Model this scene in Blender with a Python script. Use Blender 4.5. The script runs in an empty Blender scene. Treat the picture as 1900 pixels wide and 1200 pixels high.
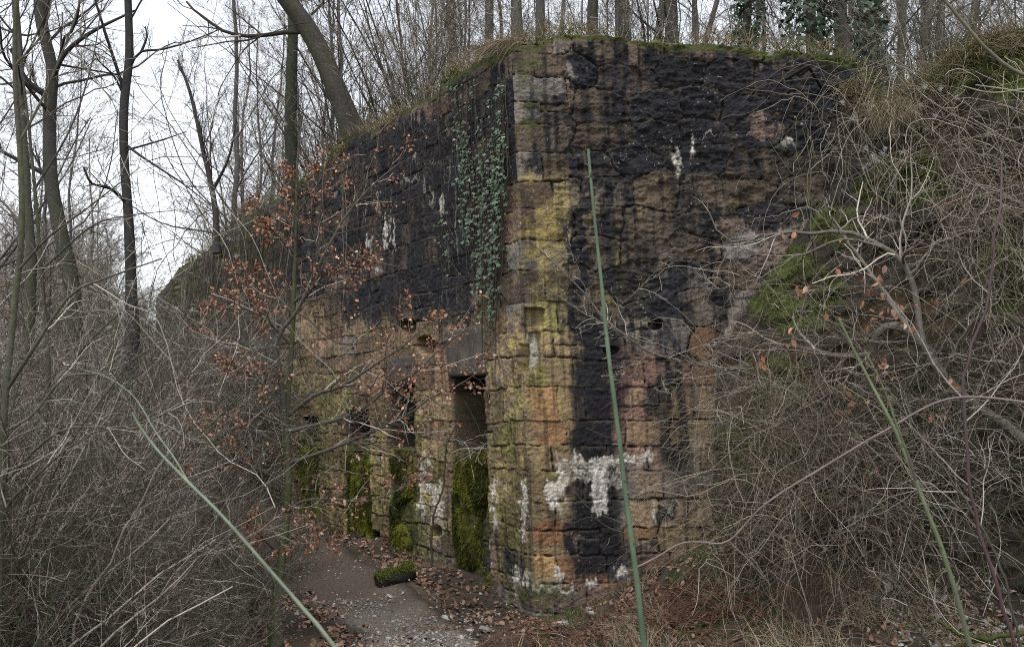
import bpy, math
import numpy as np
R = math.radians
rng = np.random.default_rng(11)
scene = bpy.context.scene
COL = scene.collection

# ------------------------------------------------------------------ camera, sky, sun, exposure
CAM_Z, PITCH, FPX = 1.6, R(4.74), 35.0 / 36.0 * 1900.0
cam_d = bpy.data.cameras.new("camera")
cam_d.lens = 35.0; cam_d.sensor_width = 36.0; cam_d.clip_end = 2000.0; cam_d.clip_start = 0.05
cam_d.dof.use_dof = True; cam_d.dof.focus_distance = 8.3; cam_d.dof.aperture_fstop = 8.0
cam = bpy.data.objects.new("camera", cam_d)
cam.location = (0, 0, CAM_Z); cam.rotation_euler = (R(90) + PITCH, 0, 0)
COL.objects.link(cam); scene.camera = cam

SUN_EL, SUN_ROT = R(64), R(200)
world = bpy.data.worlds.new("World"); scene.world = world
world.use_nodes = True
wn, wl = world.node_tree.nodes, world.node_tree.links
wn.clear()
sky = wn.new("ShaderNodeTexSky"); sky.sky_type = 'NISHITA'; sky.sun_disc = False
sky.sun_elevation = SUN_EL; sky.sun_rotation = SUN_ROT
sky.air_density = 1.0; sky.dust_density = 1.0; sky.ozone_density = 1.5
hs = wn.new("ShaderNodeHueSaturation"); hs.inputs['Saturation'].default_value = 0.24
bg = wn.new("ShaderNodeBackground"); bg.inputs['Strength'].default_value = 0.15
wo = wn.new("ShaderNodeOutputWorld")
wl.new(sky.outputs[0], hs.inputs['Color']); wl.new(hs.outputs[0], bg.inputs['Color'])
wl.new(bg.outputs[0], wo.inputs['Surface'])
sun_d = bpy.data.lights.new("sun", 'SUN'); sun_d.energy = 1.0; sun_d.angle = R(25); sun_d.color = (1, .985, .96)
sun = bpy.data.objects.new("sun", sun_d); COL.objects.link(sun)
sun.rotation_euler = (R(90) - SUN_EL, 0, R(-20))      # from behind the camera, high
scene.view_settings.view_transform = 'Standard'; scene.view_settings.look = 'None'
scene.view_settings.exposure = 1.1; scene.view_settings.gamma = 1.0
scene.render.engine = 'CYCLES'
scene.cycles.max_bounces = 5; scene.cycles.diffuse_bounces = 2; scene.cycles.glossy_bounces = 2
scene.cycles.transparent_max_bounces = 4
scene.cycles.use_denoising = False
scene.cycles.use_adaptive_sampling = False
scene.cycles.pixel_filter_type = 'BLACKMAN_HARRIS'; scene.cycles.filter_width = 1.05

# ------------------------------------------------------------------ photo pixel (1900 x 1200) <-> world
def A(*v): return np.array(v, dtype=float)
CAM = A(0, 0, CAM_Z)
cp, sp = math.cos(PITCH), math.sin(PITCH)
def pdir(px, py):
    dx = (np.asarray(px, float) - 950.0) / FPX; dy = (600.0 - np.asarray(py, float)) / FPX
    return np.stack([dx, cp - dy * sp, sp + dy * cp], -1)
def pix(px, py, Y):
    d = pdir(px, py)
    return CAM + d * (np.asarray(Y, float) / d[..., 1])[..., None]
def proj(P):
    v = P - CAM
    f = v[..., 1] * cp + v[..., 2] * sp; u = -v[..., 1] * sp + v[..., 2] * cp
    return 950 + FPX * v[..., 0] / f, 600 - FPX * u / f

# ------------------------------------------------------------------ noise
def _h(ix, iy, iz, s):
    n = (ix * 374761393 + iy * 668265263 + iz * 2147483647 * 3 + s * 974634777) & 0xFFFFFFFF
    n = ((n ^ (n >> 13)) * 1274126177) & 0xFFFFFFFF
    n = ((n ^ (n >> 16)) * 2246822519) & 0xFFFFFFFF
    return ((n ^ (n >> 15)) & 0xFFFFFF) / float(0xFFFFFF)
def noise2(x, y, s=0):
    x = np.asarray(x, float); y = np.asarray(y, float)
    xi = np.floor(x).astype(np.int64); yi = np.floor(y).astype(np.int64)
    fx = x - xi; fy = y - yi
    fx = fx * fx * fx * (fx * (fx * 6 - 15) + 10); fy = fy * fy * fy * (fy * (fy * 6 - 15) + 10)
    a = _h(xi, yi, 0, s); b = _h(xi + 1, yi, 0, s); c = _h(xi, yi + 1, 0, s); d = _h(xi + 1, yi + 1, 0, s)
    return (a + (b - a) * fx) * (1 - fy) + (c + (d - c) * fx) * fy
def fbm(x, y, s=0, o=4, g=.5):
    t = 0; a = 1; w = 0
    for i in range(o):
        t = t + a * noise2(x * 2 ** i + 17.3 * i, y * 2 ** i - 9.1 * i, s + i); w += a; a *= g
    return t / w
def ss(a, b, x):
    t = np.clip((np.asarray(x, float) - a) / (b - a), 0, 1); return t * t * (3 - 2 * t)
def mixc(c, d, m): return c + (np.asarray(d) - c) * m[..., None]
def unit(v): return v / np.maximum(np.linalg.norm(v, axis=-1, keepdims=True), 1e-9)

# ------------------------------------------------------------------ mesh helpers
def mesh(name, V, F4=None, F3=None, col=None, smooth=True, uv=None):
    me = bpy.data.meshes.new(name)
    V = np.asarray(V, np.float32).reshape(-1, 3)
    F4 = np.zeros((0, 4), np.int32) if F4 is None else np.asarray(F4, np.int32).reshape(-1, 4)
    F3 = np.zeros((0, 3), np.int32) if F3 is None else np.asarray(F3, np.int32).reshape(-1, 3)
    me.vertices.add(len(V)); me.vertices.foreach_set("co", V.ravel())
    loops = np.concatenate([F4.ravel(), F3.ravel()])
    me.loops.add(len(loops)); me.loops.foreach_set("vertex_index", loops)
    n4, n3 = len(F4), len(F3)
    st = np.concatenate([np.arange(n4) * 4, n4 * 4 + np.arange(n3) * 3]).astype(np.int32)
    me.polygons.add(n4 + n3); me.polygons.foreach_set("loop_start", st)
    me.polygons.foreach_set("use_smooth", np.full(n4 + n3, smooth, dtype=bool))
    me.update(calc_edges=True)
    if col is not None:
        at = me.attributes.new("col", 'FLOAT_COLOR', 'POINT')
        c = np.ones((len(V), 4), np.float32); c[:, :3] = np.asarray(col).reshape(-1, 3)
        at.data.foreach_set("color", c.ravel())
    return me
class MB:
    def __init__(s): s.V = []; s.Q = []; s.T = []; s.C = []; s.n = 0
    def add(s, V, Q=None, T=None, C=(.2, .2, .2)):
        V = np.asarray(V, float).reshape(-1, 3)
        if Q is not None and len(Q): s.Q.append(np.asarray(Q).reshape(-1, 4) + s.n)
        if T is not None and len(T): s.T.append(np.asarray(T).reshape(-1, 3) + s.n)
        C = np.asarray(C, float)
        s.C.append(np.broadcast_to(C, (len(V), 3)) if C.ndim == 1 else C.reshape(-1, 3))
        s.V.append(V); s.n += len(V); return s
    def mesh(s, name, loc=(0, 0, 0), smooth=True):
        if not s.V: s.add(np.zeros((3, 3)), T=[[0, 1, 2]])
        return mesh(name, np.concatenate(s.V) - np.asarray(loc), np.concatenate(s.Q) if s.Q else None,
                    np.concatenate(s.T) if s.T else None, np.concatenate(s.C), smooth)
    def build(s, name, mat, parent=None, loc=None, smooth=True):
        if loc is None: loc = tuple(parent.location) if parent is not None else (0, 0, 0)
        me = s.mesh(name, loc, smooth); me.materials.append(mat)
        o = bpy.data.objects.new(name, me); COL.objects.link(o)
        if parent is not None: o.parent = parent
        else: o.location = loc
        return o
def tag(o, label=None, cat=None, group=None, kind=None):
    if label: o["label"] = label
    if cat: o["category"] = cat
    if group: o["group"] = group
    if kind: o["kind"] = kind
    return o
def thing(name, label, cat, loc=(0, 0, 0), group=None):
    o = bpy.data.objects.new(name, None); o.empty_display_size = .2; COL.objects.link(o)
    o.location = tuple(float(v) for v in loc)
    return tag(o, label, cat, group)
def copy_thing(o, loc, rotz=0.0, scale=1.0, label=None):
    r = o.copy(); COL.objects.link(r); r.location = tuple(float(v) for v in loc)
    r.rotation_euler = (0, 0, rotz); r.scale = (scale,) * 3
    if label: r["label"] = label
    for ch in list(o.children):
        c = ch.copy(); COL.objects.link(c); c.parent = r
    return r
def tubes(mb, P, Rd, k=3, C=(.2, .2, .2)):
    """P (B,n,3) paths, Rd (B,n) radii, C (3,), (B,3) or (B,n,3)"""
    P = np.asarray(P, float); B, n = P.shape[:2]
    if B == 0: return
    T = np.empty_like(P); T[:, 1:-1] = P[:, 2:] - P[:, :-2]; T[:, 0] = P[:, 1] - P[:, 0]; T[:, -1] = P[:, -1] - P[:, -2]
    T = unit(T)
    m = np.abs(T.mean(1)); ref = np.eye(3)[np.argmin(m, -1)][:, None, :]
    u = unit(np.cross(T, ref)); v = np.cross(T, u)
    a = np.arange(k) / k * 2 * math.pi
    ring = u[:, :, None, :] * np.cos(a)[None, None, :, None] + v[:, :, None, :] * np.sin(a)[None, None, :, None]
    V = P[:, :, None, :] + ring * np.asarray(Rd)[:, :, None, None]
    i = np.arange(B)[:, None, None] * n * k + np.arange(n - 1)[None, :, None] * k
    j = np.arange(k)[None, None, :]; jn = (j + 1) % k
    Q = np.stack([i + j, i + jn, i + k + jn, i + k + j], -1).reshape(-1, 4)
    C = np.asarray(C, float)
    if C.ndim == 1: C = np.broadcast_to(C, (B, n, 3))
    elif C.ndim == 2: C = np.broadcast_to(C[:, None, :], (B, n, 3))
    C = np.broadcast_to(C[:, :, None, :], (B, n, k, 3))
    mb.add(V.reshape(-1, 3), Q, None, C.reshape(-1, 3))
def spline(pts, n):
    p = np.asarray(pts, float); d = np.concatenate([[0], np.cumsum(np.linalg.norm(np.diff(p, axis=0), axis=1))])
    pp = np.concatenate([[2 * p[0] - p[1]], p, [2 * p[-1] - p[-2]]]); out = []
    for x in np.linspace(0, d[-1], n):
        i = min(max(np.searchsorted(d, x, 'right') - 1, 0), len(p) - 2)
        t = (x - d[i]) / max(d[i + 1] - d[i], 1e-9); a, b, c, e = pp[i:i + 4]
        out.append(.5 * (2 * b + (c - a) * t + (2 * a - 5 * b + 4 * c - e) * t * t + (3 * b - a - 3 * c + e) * t ** 3))
    return np.array(out)
def rnd(*s): return rng.normal(size=s)
def uni(a, b, *s): return rng.uniform(a, b, size=s)
def grow(S, D, L, n, wig=.15, bend=(0, 0, 0)):
    d = unit(D); out = [S]; st = (np.asarray(L) / (n - 1))[:, None]; b = np.asarray(bend)
    for i in range(n - 1):
        d = unit(d + wig * rnd(*d.shape) + b); out.append(out[-1] + d * st)
    return np.stack(out, 1)
def spawn(P, Rd, per, t0, t1, ang, lr, n=5, wig=.15, bend=(0, 0, 0), rr=.6, rmin=.0012, rmax=1, asd=.2, flat=0., lmax=9):
    """children of paths P: returns paths and radii"""
    B, m = P.shape[:2]; par = np.repeat(np.arange(B), per)
    t = uni(t0, t1, len(par)); f = t * (m - 1); i = np.minimum(f.astype(int), m - 2); w = (f - i)[:, None]
    S = P[par, i] * (1 - w) + P[par, i + 1] * w
    T = unit(P[par, i + 1] - P[par, i])
    q = rnd(len(par), 3); q[:, 2] *= (1 - flat); perp = unit(q - (q * T).sum(-1, keepdims=True) * T)
    a = ang + asd * rnd(len(par)); D = T * np.cos(a)[:, None] + perp * np.sin(a)[:, None]
    Lp = np.linalg.norm(np.diff(P, axis=1), axis=-1).sum(-1)[par]
    L = np.minimum(Lp * uni(lr[0], lr[1], len(par)) * (1.15 - .75 * t), lmax)
    r0 = np.clip((Rd[par, i] * (1 - w[:, 0]) + Rd[par, i + 1] * w[:, 0]) * rr, rmin, rmax)
    C = grow(S, D, L, n, wig, bend)
    return C, r0[:, None] * np.linspace(1, .35, n)[None, :]
BARK = A(.070, .055, .042); PALE = A(.41, .36, .305); GREEN = A(.07, .078, .042); REDTW = A(.095, .065, .055)
def twigcol(B, pale=.25, green=.2, red=.15, dark=1.0):
    r = uni(0, 1, B); c = np.tile(BARK, (B, 1))
    c[r < pale] = PALE; c[(r >= pale) & (r < pale + green)] = GREEN
    c[(r >= pale + green) & (r < pale + green + red)] = REDTW
    return c * uni(.65, 1.35, B)[:, None] * dark
def leaves(mb, P, Dn, size, C, kind='beech', up=None):
    """leaf faces at P facing roughly Dn"""
    N = len(P); Dn = unit(Dn); a = unit(np.cross(Dn, unit(rnd(N, 3)))) if up is None else unit(up - (up * Dn).sum(-1, keepdims=True) * Dn)
    b = np.cross(Dn, a); s = np.asarray(size).reshape(-1, 1) * np.ones((N, 1))
    if kind == 'beech':      # folded oval, two halves
        tm = [(0, 0, 0), (.28, .3, .12), (.24, .7, .10), (0, 1, -.10), (-.24, .7, .10), (-.28, .3, .12), (0, .5, -.02)]
        F = [(0, 1, 2, 6), (6, 2, 3, 4), (0, 6, 4, 5)]
    else:                    # ivy: five lobes
        tm = [(0, -.05, 0), (.42, -.18, -.05), (.52, .25, -.06), (.22, .38, .02), (0, .85, -.1), (-.22, .38, .02), (-.52, .25, -.06), (-.42, -.18, -.05)]
        F = [(0, 1, 2, 3), (0, 3, 4, 5), (0, 5, 6, 7)]
    cv = uni(-1, 1, N, 1) if kind == 'beech' else np.ones((N, 1))
    V = np.stack([P + s * (x * b + y * a + (z * cv + (abs(x) * .5 * cv if kind == 'beech' else 0)) * Dn) for x, y, z in tm], 1)
    k = len(tm); Q = (np.arange(N)[:, None, None] * k + np.array(F)[None]).reshape(-1, 4)
    mb.add(V.reshape(-1, 3), Q, None, np.repeat(C, k, 0))
def blades(mb, S, D, L, w, C, n=4, wig=.1, droop=.2):
    P = grow(S, D, L, n, wig, (0, 0, -droop)); N = len(S)
    side = unit(np.cross(unit(D), rnd(N, 3)))[:, None, :]
    wd = np.asarray(w).reshape(-1, 1, 1) * np.linspace(1, .12, n)[None, :, None]
    V = np.stack([P - side * wd, P + side * wd], 2)
    i = np.arange(N)[:, None] * n * 2 + np.arange(n - 1)[None] * 2
    Q = np.stack([i, i + 1, i + 3, i + 2], -1).reshape(-1, 4)
    mb.add(V.reshape(-1, 3), Q, None, np.repeat(C, n * 2, 0))
def gridfaces(nr, nc):
    i = (np.arange(nr - 1)[:, None] * nc + np.arange(nc - 1)[None]).ravel()
    return np.stack([i, i + 1, i + nc + 1, i + nc], -1)

# ------------------------------------------------------------------ materials
def material(name, rough=.85, base=None, attr=True, var=(40., .55), bump=(60., .25, .006), spec=.25, second=None):
    m = bpy.data.materials.new(name); m.use_nodes = True
    N, L = m.node_tree.nodes, m.node_tree.links; N.clear()
    out = N.new("ShaderNodeOutputMaterial"); bs = N.new("ShaderNodeBsdfPrincipled")
    bs.inputs['Roughness'].default_value = rough; bs.inputs['Specular IOR Level'].default_value = spec
    L.new(bs.outputs[0], out.inputs[0])
    tc = N.new("ShaderNodeTexCoord")
    if attr:
        at = N.new("ShaderNodeAttribute"); at.attribute_name = "col"; src = at.outputs['Color']
    else:
        rg = N.new("ShaderNodeRGB"); rg.outputs[0].default_value = (*base, 1); src = rg.outputs[0]
    nz = N.new("ShaderNodeTexNoise"); nz.inputs['Scale'].default_value = var[0]; nz.inputs['Detail'].default_value = 6
    nz.inputs['Roughness'].default_value = .65
    L.new(tc.outputs['Object'], nz.inputs['Vector'])
    mr = N.new("ShaderNodeMapRange"); mr.inputs[1].default_value = .25; mr.inputs[2].default_value = .75
    mr.inputs[3].default_value = 1 - var[1]; mr.inputs[4].default_value = 1 + var[1]
    L.new(nz.outputs['Fac'], mr.inputs[0])
    mx = N.new("ShaderNodeVectorMath"); mx.operation = 'SCALE'
    L.new(src, mx.inputs[0]); L.new(mr.outputs[0], mx.inputs['Scale'])
    col = mx.outputs[0]
    if second:      # speckle of another colour: (colour, scale, low, high)
        n2 = N.new("ShaderNodeTexNoise"); n2.inputs['Scale'].default_value = second[1]; n2.inputs['Detail'].default_value = 4
        L.new(tc.outputs['Object'], n2.inputs['Vector'])
        r2 = N.new("ShaderNodeMapRange"); r2.inputs[1].default_value = second[2]; r2.inputs[2].default_value = second[3]
        L.new(n2.outputs['Fac'], r2.inputs[0])
        m2 = N.new("ShaderNodeMix"); m2.data_type = 'RGBA'
        L.new(r2.outputs[0], m2.inputs[0]); L.new(col, m2.inputs[6]); m2.inputs[7].default_value = (*second[0], 1)
        col = m2.outputs[2]
    L.new(col, bs.inputs['Base Color'])
    if bump:
        nb = N.new("ShaderNodeTexNoise"); nb.inputs['Scale'].default_value = bump[0]; nb.inputs['Detail'].default_value = 8
        nb.inputs['Roughness'].default_value = .7
        L.new(tc.outputs['Object'], nb.inputs['Vector'])
        bp = N.new("ShaderNodeBump"); bp.inputs['Strength'].default_value = bump[1]; bp.inputs['Distance'].default_value = bump[2]
        L.new(nb.outputs['Fac'], bp.inputs['Height']); L.new(bp.outputs[0], bs.inputs['Normal'])
    return m
M_WALL = material("sandstone", .9, var=(70., .45), bump=(60., 1., .012), spec=.2, second=((.30, .28, .25), 110., .80, .92))
M_ROCK = material("shale_rock", .9, var=(14., .65), bump=(24., 1., .05), spec=.2)
M_SOIL = material("woodland_soil", .95, var=(14., .5), bump=(40., .8, .02), spec=.1)
M_PATH = material("path_gravel", .95, var=(45., .6), bump=(70., .9, .015), spec=.1)
M_BARK = material("bark", .9, var=(35., .45), bump=(50., .6, .01), spec=.15)
M_TWIG = material("twig", .8, var=(60., .3), bump=None, spec=.2)
M_LEAF = material("dry_leaf", .7, var=(60., .3), bump=None, spec=.25)
M_IVY = material("ivy_leaf", .42, var=(50., .3), bump=None, spec=.5)
M_GRASS = material("grass_blade", .8, var=(30., .3), bump=None, spec=.2)
M_MOSS = material("moss", 1., var=(50., .5), bump=(90., .8, .01), spec=.05)
M_IRON = material("rusty_iron", .7, base=(.018, .015, .014), attr=False, var=(60., .5), spec=.3)
M_STONE = material("stone_chip", .85, var=(60., .3), bump=(80., .4, .004), spec=.2)
M_CANE = material("green_cane", .55, var=(25., .2), bump=(80., .2, .003), spec=.3)

# ------------------------------------------------------------------ wall frame
C0 = pix(990, 1130, 7.8); C0[2] = 0.0
LEAN = A(-.165, .286) / 4.5
DL = A(-.5, .866025, 0); DR = A(math.cos(R(3)), math.sin(R(3)), 0)
NL = A(-.866025, -.5, 0); NR = A(DR[1], -DR[0], 0)
def corner(z):
    z = np.asarray(z, float)
    return np.stack([C0[0] + LEAN[0] * z, C0[1] + LEAN[1] * z, z], -1)
def wall_pt(q, z):
    q = np.asarray(q, float)
    return corner(z) + np.where(q[..., None] > 0, q[..., None] * DR, -q[..., None] * DL)
N_R3 = np.cross(DR, A(LEAN[0], LEAN[1], 1)); N_R3 /= np.linalg.norm(N_R3)
def hit(px, py, face):
    d = pdir(px, py); n = NL if face == 'L' else N_R3
    t = ((C0 - CAM) @ n) / (d @ n); P = CAM + d * t[..., None]
    q = ((P - corner(P[..., 2])) @ (DL if face == 'L' else DR)) * (-1 if face == 'L' else 1)
    return q, P[..., 2]
def sil(pts, face):
    p = np.array(pts, float); q, z = hit(p[:, 0], p[:, 1], face); return list(zip(q, z))
TOP = sil([(330, 497), (375, 470), (420, 430), (440, 405), (480, 385), (540, 348), (590, 308), (620, 285), (655, 252), (700, 236), (742, 208), (770, 190), (808, 172), (812, 150), (850, 132), (890, 108), (940, 92)], 'L') + \
      sil([(955, 84), (1000, 80), (1015, 66), (1050, 60), (1150, 67), (1190, 78), (1250, 80), (1330, 82), (1420, 90), (1500, 95), (1545, 100), (1580, 112), (1605, 135), (1640, 160)], 'R')
TOP = np.array(sorted(TOP)); TOP = np.concatenate([[[-16., TOP[0, 1] - .4]], TOP])
def ztop(q): return np.interp(q, TOP[:, 0], TOP[:, 1])
QR = TOP[-1, 0]
# niches in the left face: (t0, t1, sill z, head z)
NICHE = [(.67, 1.36, 1.22, 1.88), (2.13, 2.80, 1.18, 1.84), (3.30, 4.00, 1.25, 1.55), (4.95, 5.65, 1.22, 1.46)]

# ------------------------------------------------------------------ terrain height
def ground_h(x, y):
    x = np.asarray(x, float); y = np.asarray(y, float)
    h = .05 * (fbm(x * .9, y * .9, 3) - .5) + .035 * (fbm(x * 4, y * 4, 5) - .5)
    h = h + np.clip((y - 8) * .012, 0, .3)
    h = h + .5 * ss(-2.2, -5.5, x) * (.6 + .8 * fbm(x * .5, y * .5, 8))
    near = ss(5.9, 7.6, y)
    h = h + .52 * ss(.25, 1.7, x) * near + (1.0 * ss(1.35, 2.3, x) + .35 * ss(2.2, 4, x)) * ss(6.75, 7.9, y)
    # the wall's foot: slight bank of earth on the path side
    dl = (x - C0[0]) * NL[0] + (y - C0[1]) * NL[1]
    tl = (x - C0[0]) * DL[0] + (y - C0[1]) * DL[1]
    h = h + .16 * ss(1.1, .1, dl) * ss(.1, 1.2, tl)
    dr = (x - C0[0]) * NR[0] + (y - C0[1]) * NR[1]; sr = (x - C0[0]) * DR[0] + (y - C0[1]) * DR[1]
    behind = ((dl < -.62) & (tl > -3)) & (dr < -.62 - .06 * 4)
    hp = 4.2 + .12 * fbm(x * .8, y * .8, 12) + .5 * ss(3.2, 4.4, x) - .35 * ss(2.5, 2.9, x) * ss(3.6, 3.1, x) + np.clip((y - 12) * .012, 0, 1.2)
    fade = ss(20, 13.5, tl)
    return np.where(behind, hp * fade + h * (1 - fade), h)
def axis(segs):
    out = [np.array([segs[0][0]])]
    for a, b, st in segs: out.append(np.linspace(a, b, max(int(round((b - a) / st)), 1) + 1)[1:])
    return np.concatenate(out)
gx = axis([(-160, -30, 6), (-30, -10, 1), (-10, -4, .2), (-4, 4.5, .06), (4.5, 12, .4), (12, 40, 2), (40, 160, 8)])
gy = axis([(-20, 2, 1), (2, 6, .2), (6, 9.2, .06), (9.2, 22, .15), (22, 40, 1), (40, 200, 8)])
X, Yg = np.meshgrid(gx, gy); Z = ground_h(X, Yg)
gc = np.tile(A(.042, .033, .026), (X.size, 1)).reshape(X.shape + (3,))
gn = fbm(X * 2, Yg * 2, 21)
gc = mixc(gc, A(.075, .055, .04), ss(.45, .65, gn))
gc = mixc(gc, A(.035, .05, .015), ss(.55, .7, fbm(X * 1.3, Yg * 1.3, 33)) * ss(.3, 1., X) * .8)
gmb = MB().add(np.stack([X, Yg, Z], -1), gridfaces(*X.shape), None, gc)
ground = tag(gmb.build("ground", M_SOIL), kind="structure")

# path: a strip of trodden gravel that bends round the corner along the left face
pc = spline([(-.3, 3), (-.4, 5.5), (-.48, 6.6), (-.85, 7.7), (-1.42, 8.8), (-2.05, 10.2), (-2.95, 12), (-3.9, 14)], 120)
pt = unit(np.gradient(pc, axis=0)); pn = np.stack([-pt[:, 1], pt[:, 0]], -1)
ww = np.linspace(-1, 1, 26)
hw = .42 + .16 * (fbm(np.arange(120) * .13, np.zeros(120), 41) - .5)
hw2 = .55 + .3 * (fbm(np.arange(120) * .17, np.ones(120) * 7, 42) - .5)
PX = pc[:, None, :] + pn[:, None, :] * np.where(ww < 0, ww[None] * hw[:, None] * .9, ww[None] * hw2[:, None])[..., None]
edge = np.abs(ww)[None] + .35 * (fbm(PX[..., 0] * 3, PX[..., 1] * 3, 43) - .5)
PZ = ground_h(PX[..., 0], PX[..., 1]) + .004 + .035 * fbm(PX[..., 0] * 4, PX[..., 1] * 4, 4, 5, .65) * (1 - np.abs(ww)[None] ** 6) - .02 * (np.abs(ww)[None] > .97)
pcol = mixc(np.tile(A(.155, .136, .115), PX.shape[:2] + (1,)), A(.085, .067, .053), ss(7.5, 8.4, PX[..., 1] + 1.2 * (fbm(PX[..., 0] * 2, PX[..., 1] * 2, 44) - .5)))
pcol = mixc(pcol, A(.045, .035, .028), ss(.6, .95, edge))
path = tag(MB().add(np.concatenate([PX, PZ[..., None]], -1), gridfaces(120, 26), None, pcol).build("footpath", M_PATH), kind="structure")
# ------------------------------------------------------------------ the sandstone wall
wall = thing("stone_wall", "tall soot-stained sandstone retaining wall with a sharp corner beside the path", "wall", C0)
cq = [np.arange(-15.5, -6.2, .034), np.arange(-6.2, -3, .018), np.arange(-3, -.4, .0095), np.arange(-.4, QR, .0064)]
for a, b, _, _ in NICHE:
    for e in (-a, -b): cq.append(np.array([e - .012, e - .0012, e, e + .0012, e + .012]))
qs = np.unique(np.round(np.concatenate(cq), 4))
TMIN = 60
sv = np.unique(np.concatenate([np.linspace(0, 1, 700)]))
nq = len(qs)
zt = ztop(qs) + .05 * (fbm(qs * 5, qs * 0, 51, 3) - .5)
Q, S = np.meshgrid(qs, sv)
zbot = -.35
Zw = zbot + (zt[None] - zbot) * S
# insert the niche heads and sills as sharp rows by snapping the nearest rows
Zs = Zw.copy()
for a, b, z0, z1 in NICHE:
    for zz in (z0, z1):
        for c in np.where((qs < -a + .001) & (qs > -b - .001))[0]:
            r = np.argmin(np.abs(Zs[:, c] - zz)); Zs[r, c] = zz
Zw = Zs
P0 = wall_pt(Q, Zw); px, py = proj(P0)
# --- masonry pattern: courses and stones over (q, z)
wq = Q + .03 * (fbm(Q * 2.2, Zw * 2.2, 60, 3) - .5) * 2 + .012 * (fbm(Q * 12, Zw * 12, 64, 3) - .5) * 2
wz = Zw + .04 * (fbm(Q * 1.1, Zw * 1.3, 70, 3) - .5) * 2 + .014 * (fbm(Q * 12, Zw * 12, 74, 3) - .5) * 2
rr = np.random.default_rng(5)
zr = [-.5]
while zr[-1] < 5.4: zr.append(zr[-1] + rr.uniform(.185, .275))
zr = np.array(zr); row = np.clip(np.searchsorted(zr, wz, 'right') - 1, 0, len(zr) - 2)
sid = np.zeros(Q.shape, np.int64); e_u = np.zeros(Q.shape); e_v = np.zeros(Q.shape)
s_u = np.zeros(Q.shape); s_v = np.zeros(Q.shape)
for k in range(len(zr) - 1):
    m = row == k
    if not m.any(): continue
    hi, lo = (.20, -.42) if k % 2 else (.36, -.24)
    br = [lo + rr.uniform(-.06, .06), hi + rr.uniform(-.08, .08)]
    while br[-1] < 3.6: br.append(br[-1] + rr.uniform(.17, .5))
    while br[0] > -17: br.insert(0, br[0] - rr.uniform(.22, .55))
    br = np.array(br); j = np.clip(np.searchsorted(br, wq[m], 'right') - 1, 0, len(br) - 2)
    q0, q1 = br[j], br[j + 1]; z0 = np.full(j.shape, zr[k]); z1 = np.full(j.shape, zr[k + 1])
    sp_ = rr.uniform(0, 1, len(br)) < .16; sp_[(br > lo - .1) & (br < hi - .1)] = False
    fr = rr.uniform(.35, .65, len(br)); cut = z0 + (z1 - z0) * fr[j]
    up = sp_[j] & (wz[m] > cut); dn = sp_[j] & ~up
    z0 = np.where(up, cut, z0); z1 = np.where(dn, cut, z1)
    # split stones of a course also get a vertical split sometimes
    sid[m] = k * 1000 + j * 2 + up
    e_u[m] = np.minimum(wq[m] - q0, q1 - wq[m]); e_v[m] = np.minimum(wz[m] - z0, z1 - wz[m])
    s_u[m] = (wq[m] - q0) / (q1 - q0) - .5; s_v[m] = (wz[m] - z0) / (z1 - z0) - .5
# irregular rubble high on the right face: jittered cells
def rubble(U, V, cw, ch, seed):
    gi = np.floor(V / ch).astype(np.int64); f1 = np.full(U.shape, 9.); f2 = f1.copy(); bid = np.zeros(U.shape, np.int64)
    for dy in (-1, 0, 1):
        j = gi + dy; offx = _h(j, j * 0, j * 0, seed) * cw; ci = np.floor((U - offx) / cw).astype(np.int64)
        for dx in (-1, 0, 1):
            i = ci + dx
            cx = (i + .5 + .75 * (_h(i, j, i * 0, seed + 1) - .5)) * cw + offx; cy = (j + .5 + .6 * (_h(i, j, i * 0, seed + 2) - .5)) * ch
            dd = ((np.abs(U - cx) / cw) ** 3 + (np.abs(V - cy) / ch) ** 3) ** (1 / 3)
            n = dd < f1; f2 = np.where(n, f1, np.minimum(f2, dd)); bid = np.where(n, 100000 + (j + 50) * 500 + i + 60, bid); f1 = np.minimum(f1, dd)
    return f1, f2, bid
f1, f2, vid = rubble(wq + .05 * (fbm(Q * 3, Zw * 3, 62) - .5), wz, .40, .25, 900)
rubz = (Q > .42 + .2 * (fbm(Q * 0, Zw * 1.5, 66) - .5)) & (Zw > 1.95 + .35 * (fbm(Q * 1.7, Zw * 0, 67) - .5))
sid = np.where(rubz, vid, sid); ve = (f2 - f1) * .14
e_u = np.where(rubz, ve, e_u); e_v = np.where(rubz, ve, e_v)
def srand(s): return _h(sid, sid * 0 + 3, sid * 0, s)
ed = np.minimum(e_u, e_v) + .010 * (noise2(Q * 34, Zw * 34, 80) - .5) + .012 * (fbm(Q * 6, Zw * 6, 81) - .5)
jw = .0014 + .0034 * fbm(Q * 3, Zw * 3, 82)
jn = np.exp(-np.clip(ed, 0, 1) / jw)                    # 1 in the joint
jn2 = jn * ss(.26, .50, fbm(Q * 4, Zw * 4, 83))           # many joints are filled flush
rub = np.where(Q > 0, ss(1.9, 2.6, Zw) * ss(.1, .5, Q), .15 + .4 * ss(-3, -6, Q))
d = -.028 * jn2
cw_ = ss(0, .25, np.abs(Q)) * .75 + .25
d = d + (srand(1) - .5) * .018 * cw_ + ((srand(2) - .5) * s_u + (srand(3) - .5) * s_v) * .022
fa = fbm(Q * 5 + srand(5) * 9, Zw * 6 + srand(6) * 9, 90, 3); d = d + np.abs(fa - .5) * -.055 * (.25 + rub) * cw_      # broken facets
bq = fbm(Q * 9, Zw * 11, 91, 5, .62); d = d + (bq - .5) * (.016 + .05 * rub) * cw_
d = d + (np.abs(fbm(Q * 4, Zw * 13, 95, 4) - .5)) * -.05 * ss(.3, 1, rub)
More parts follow.
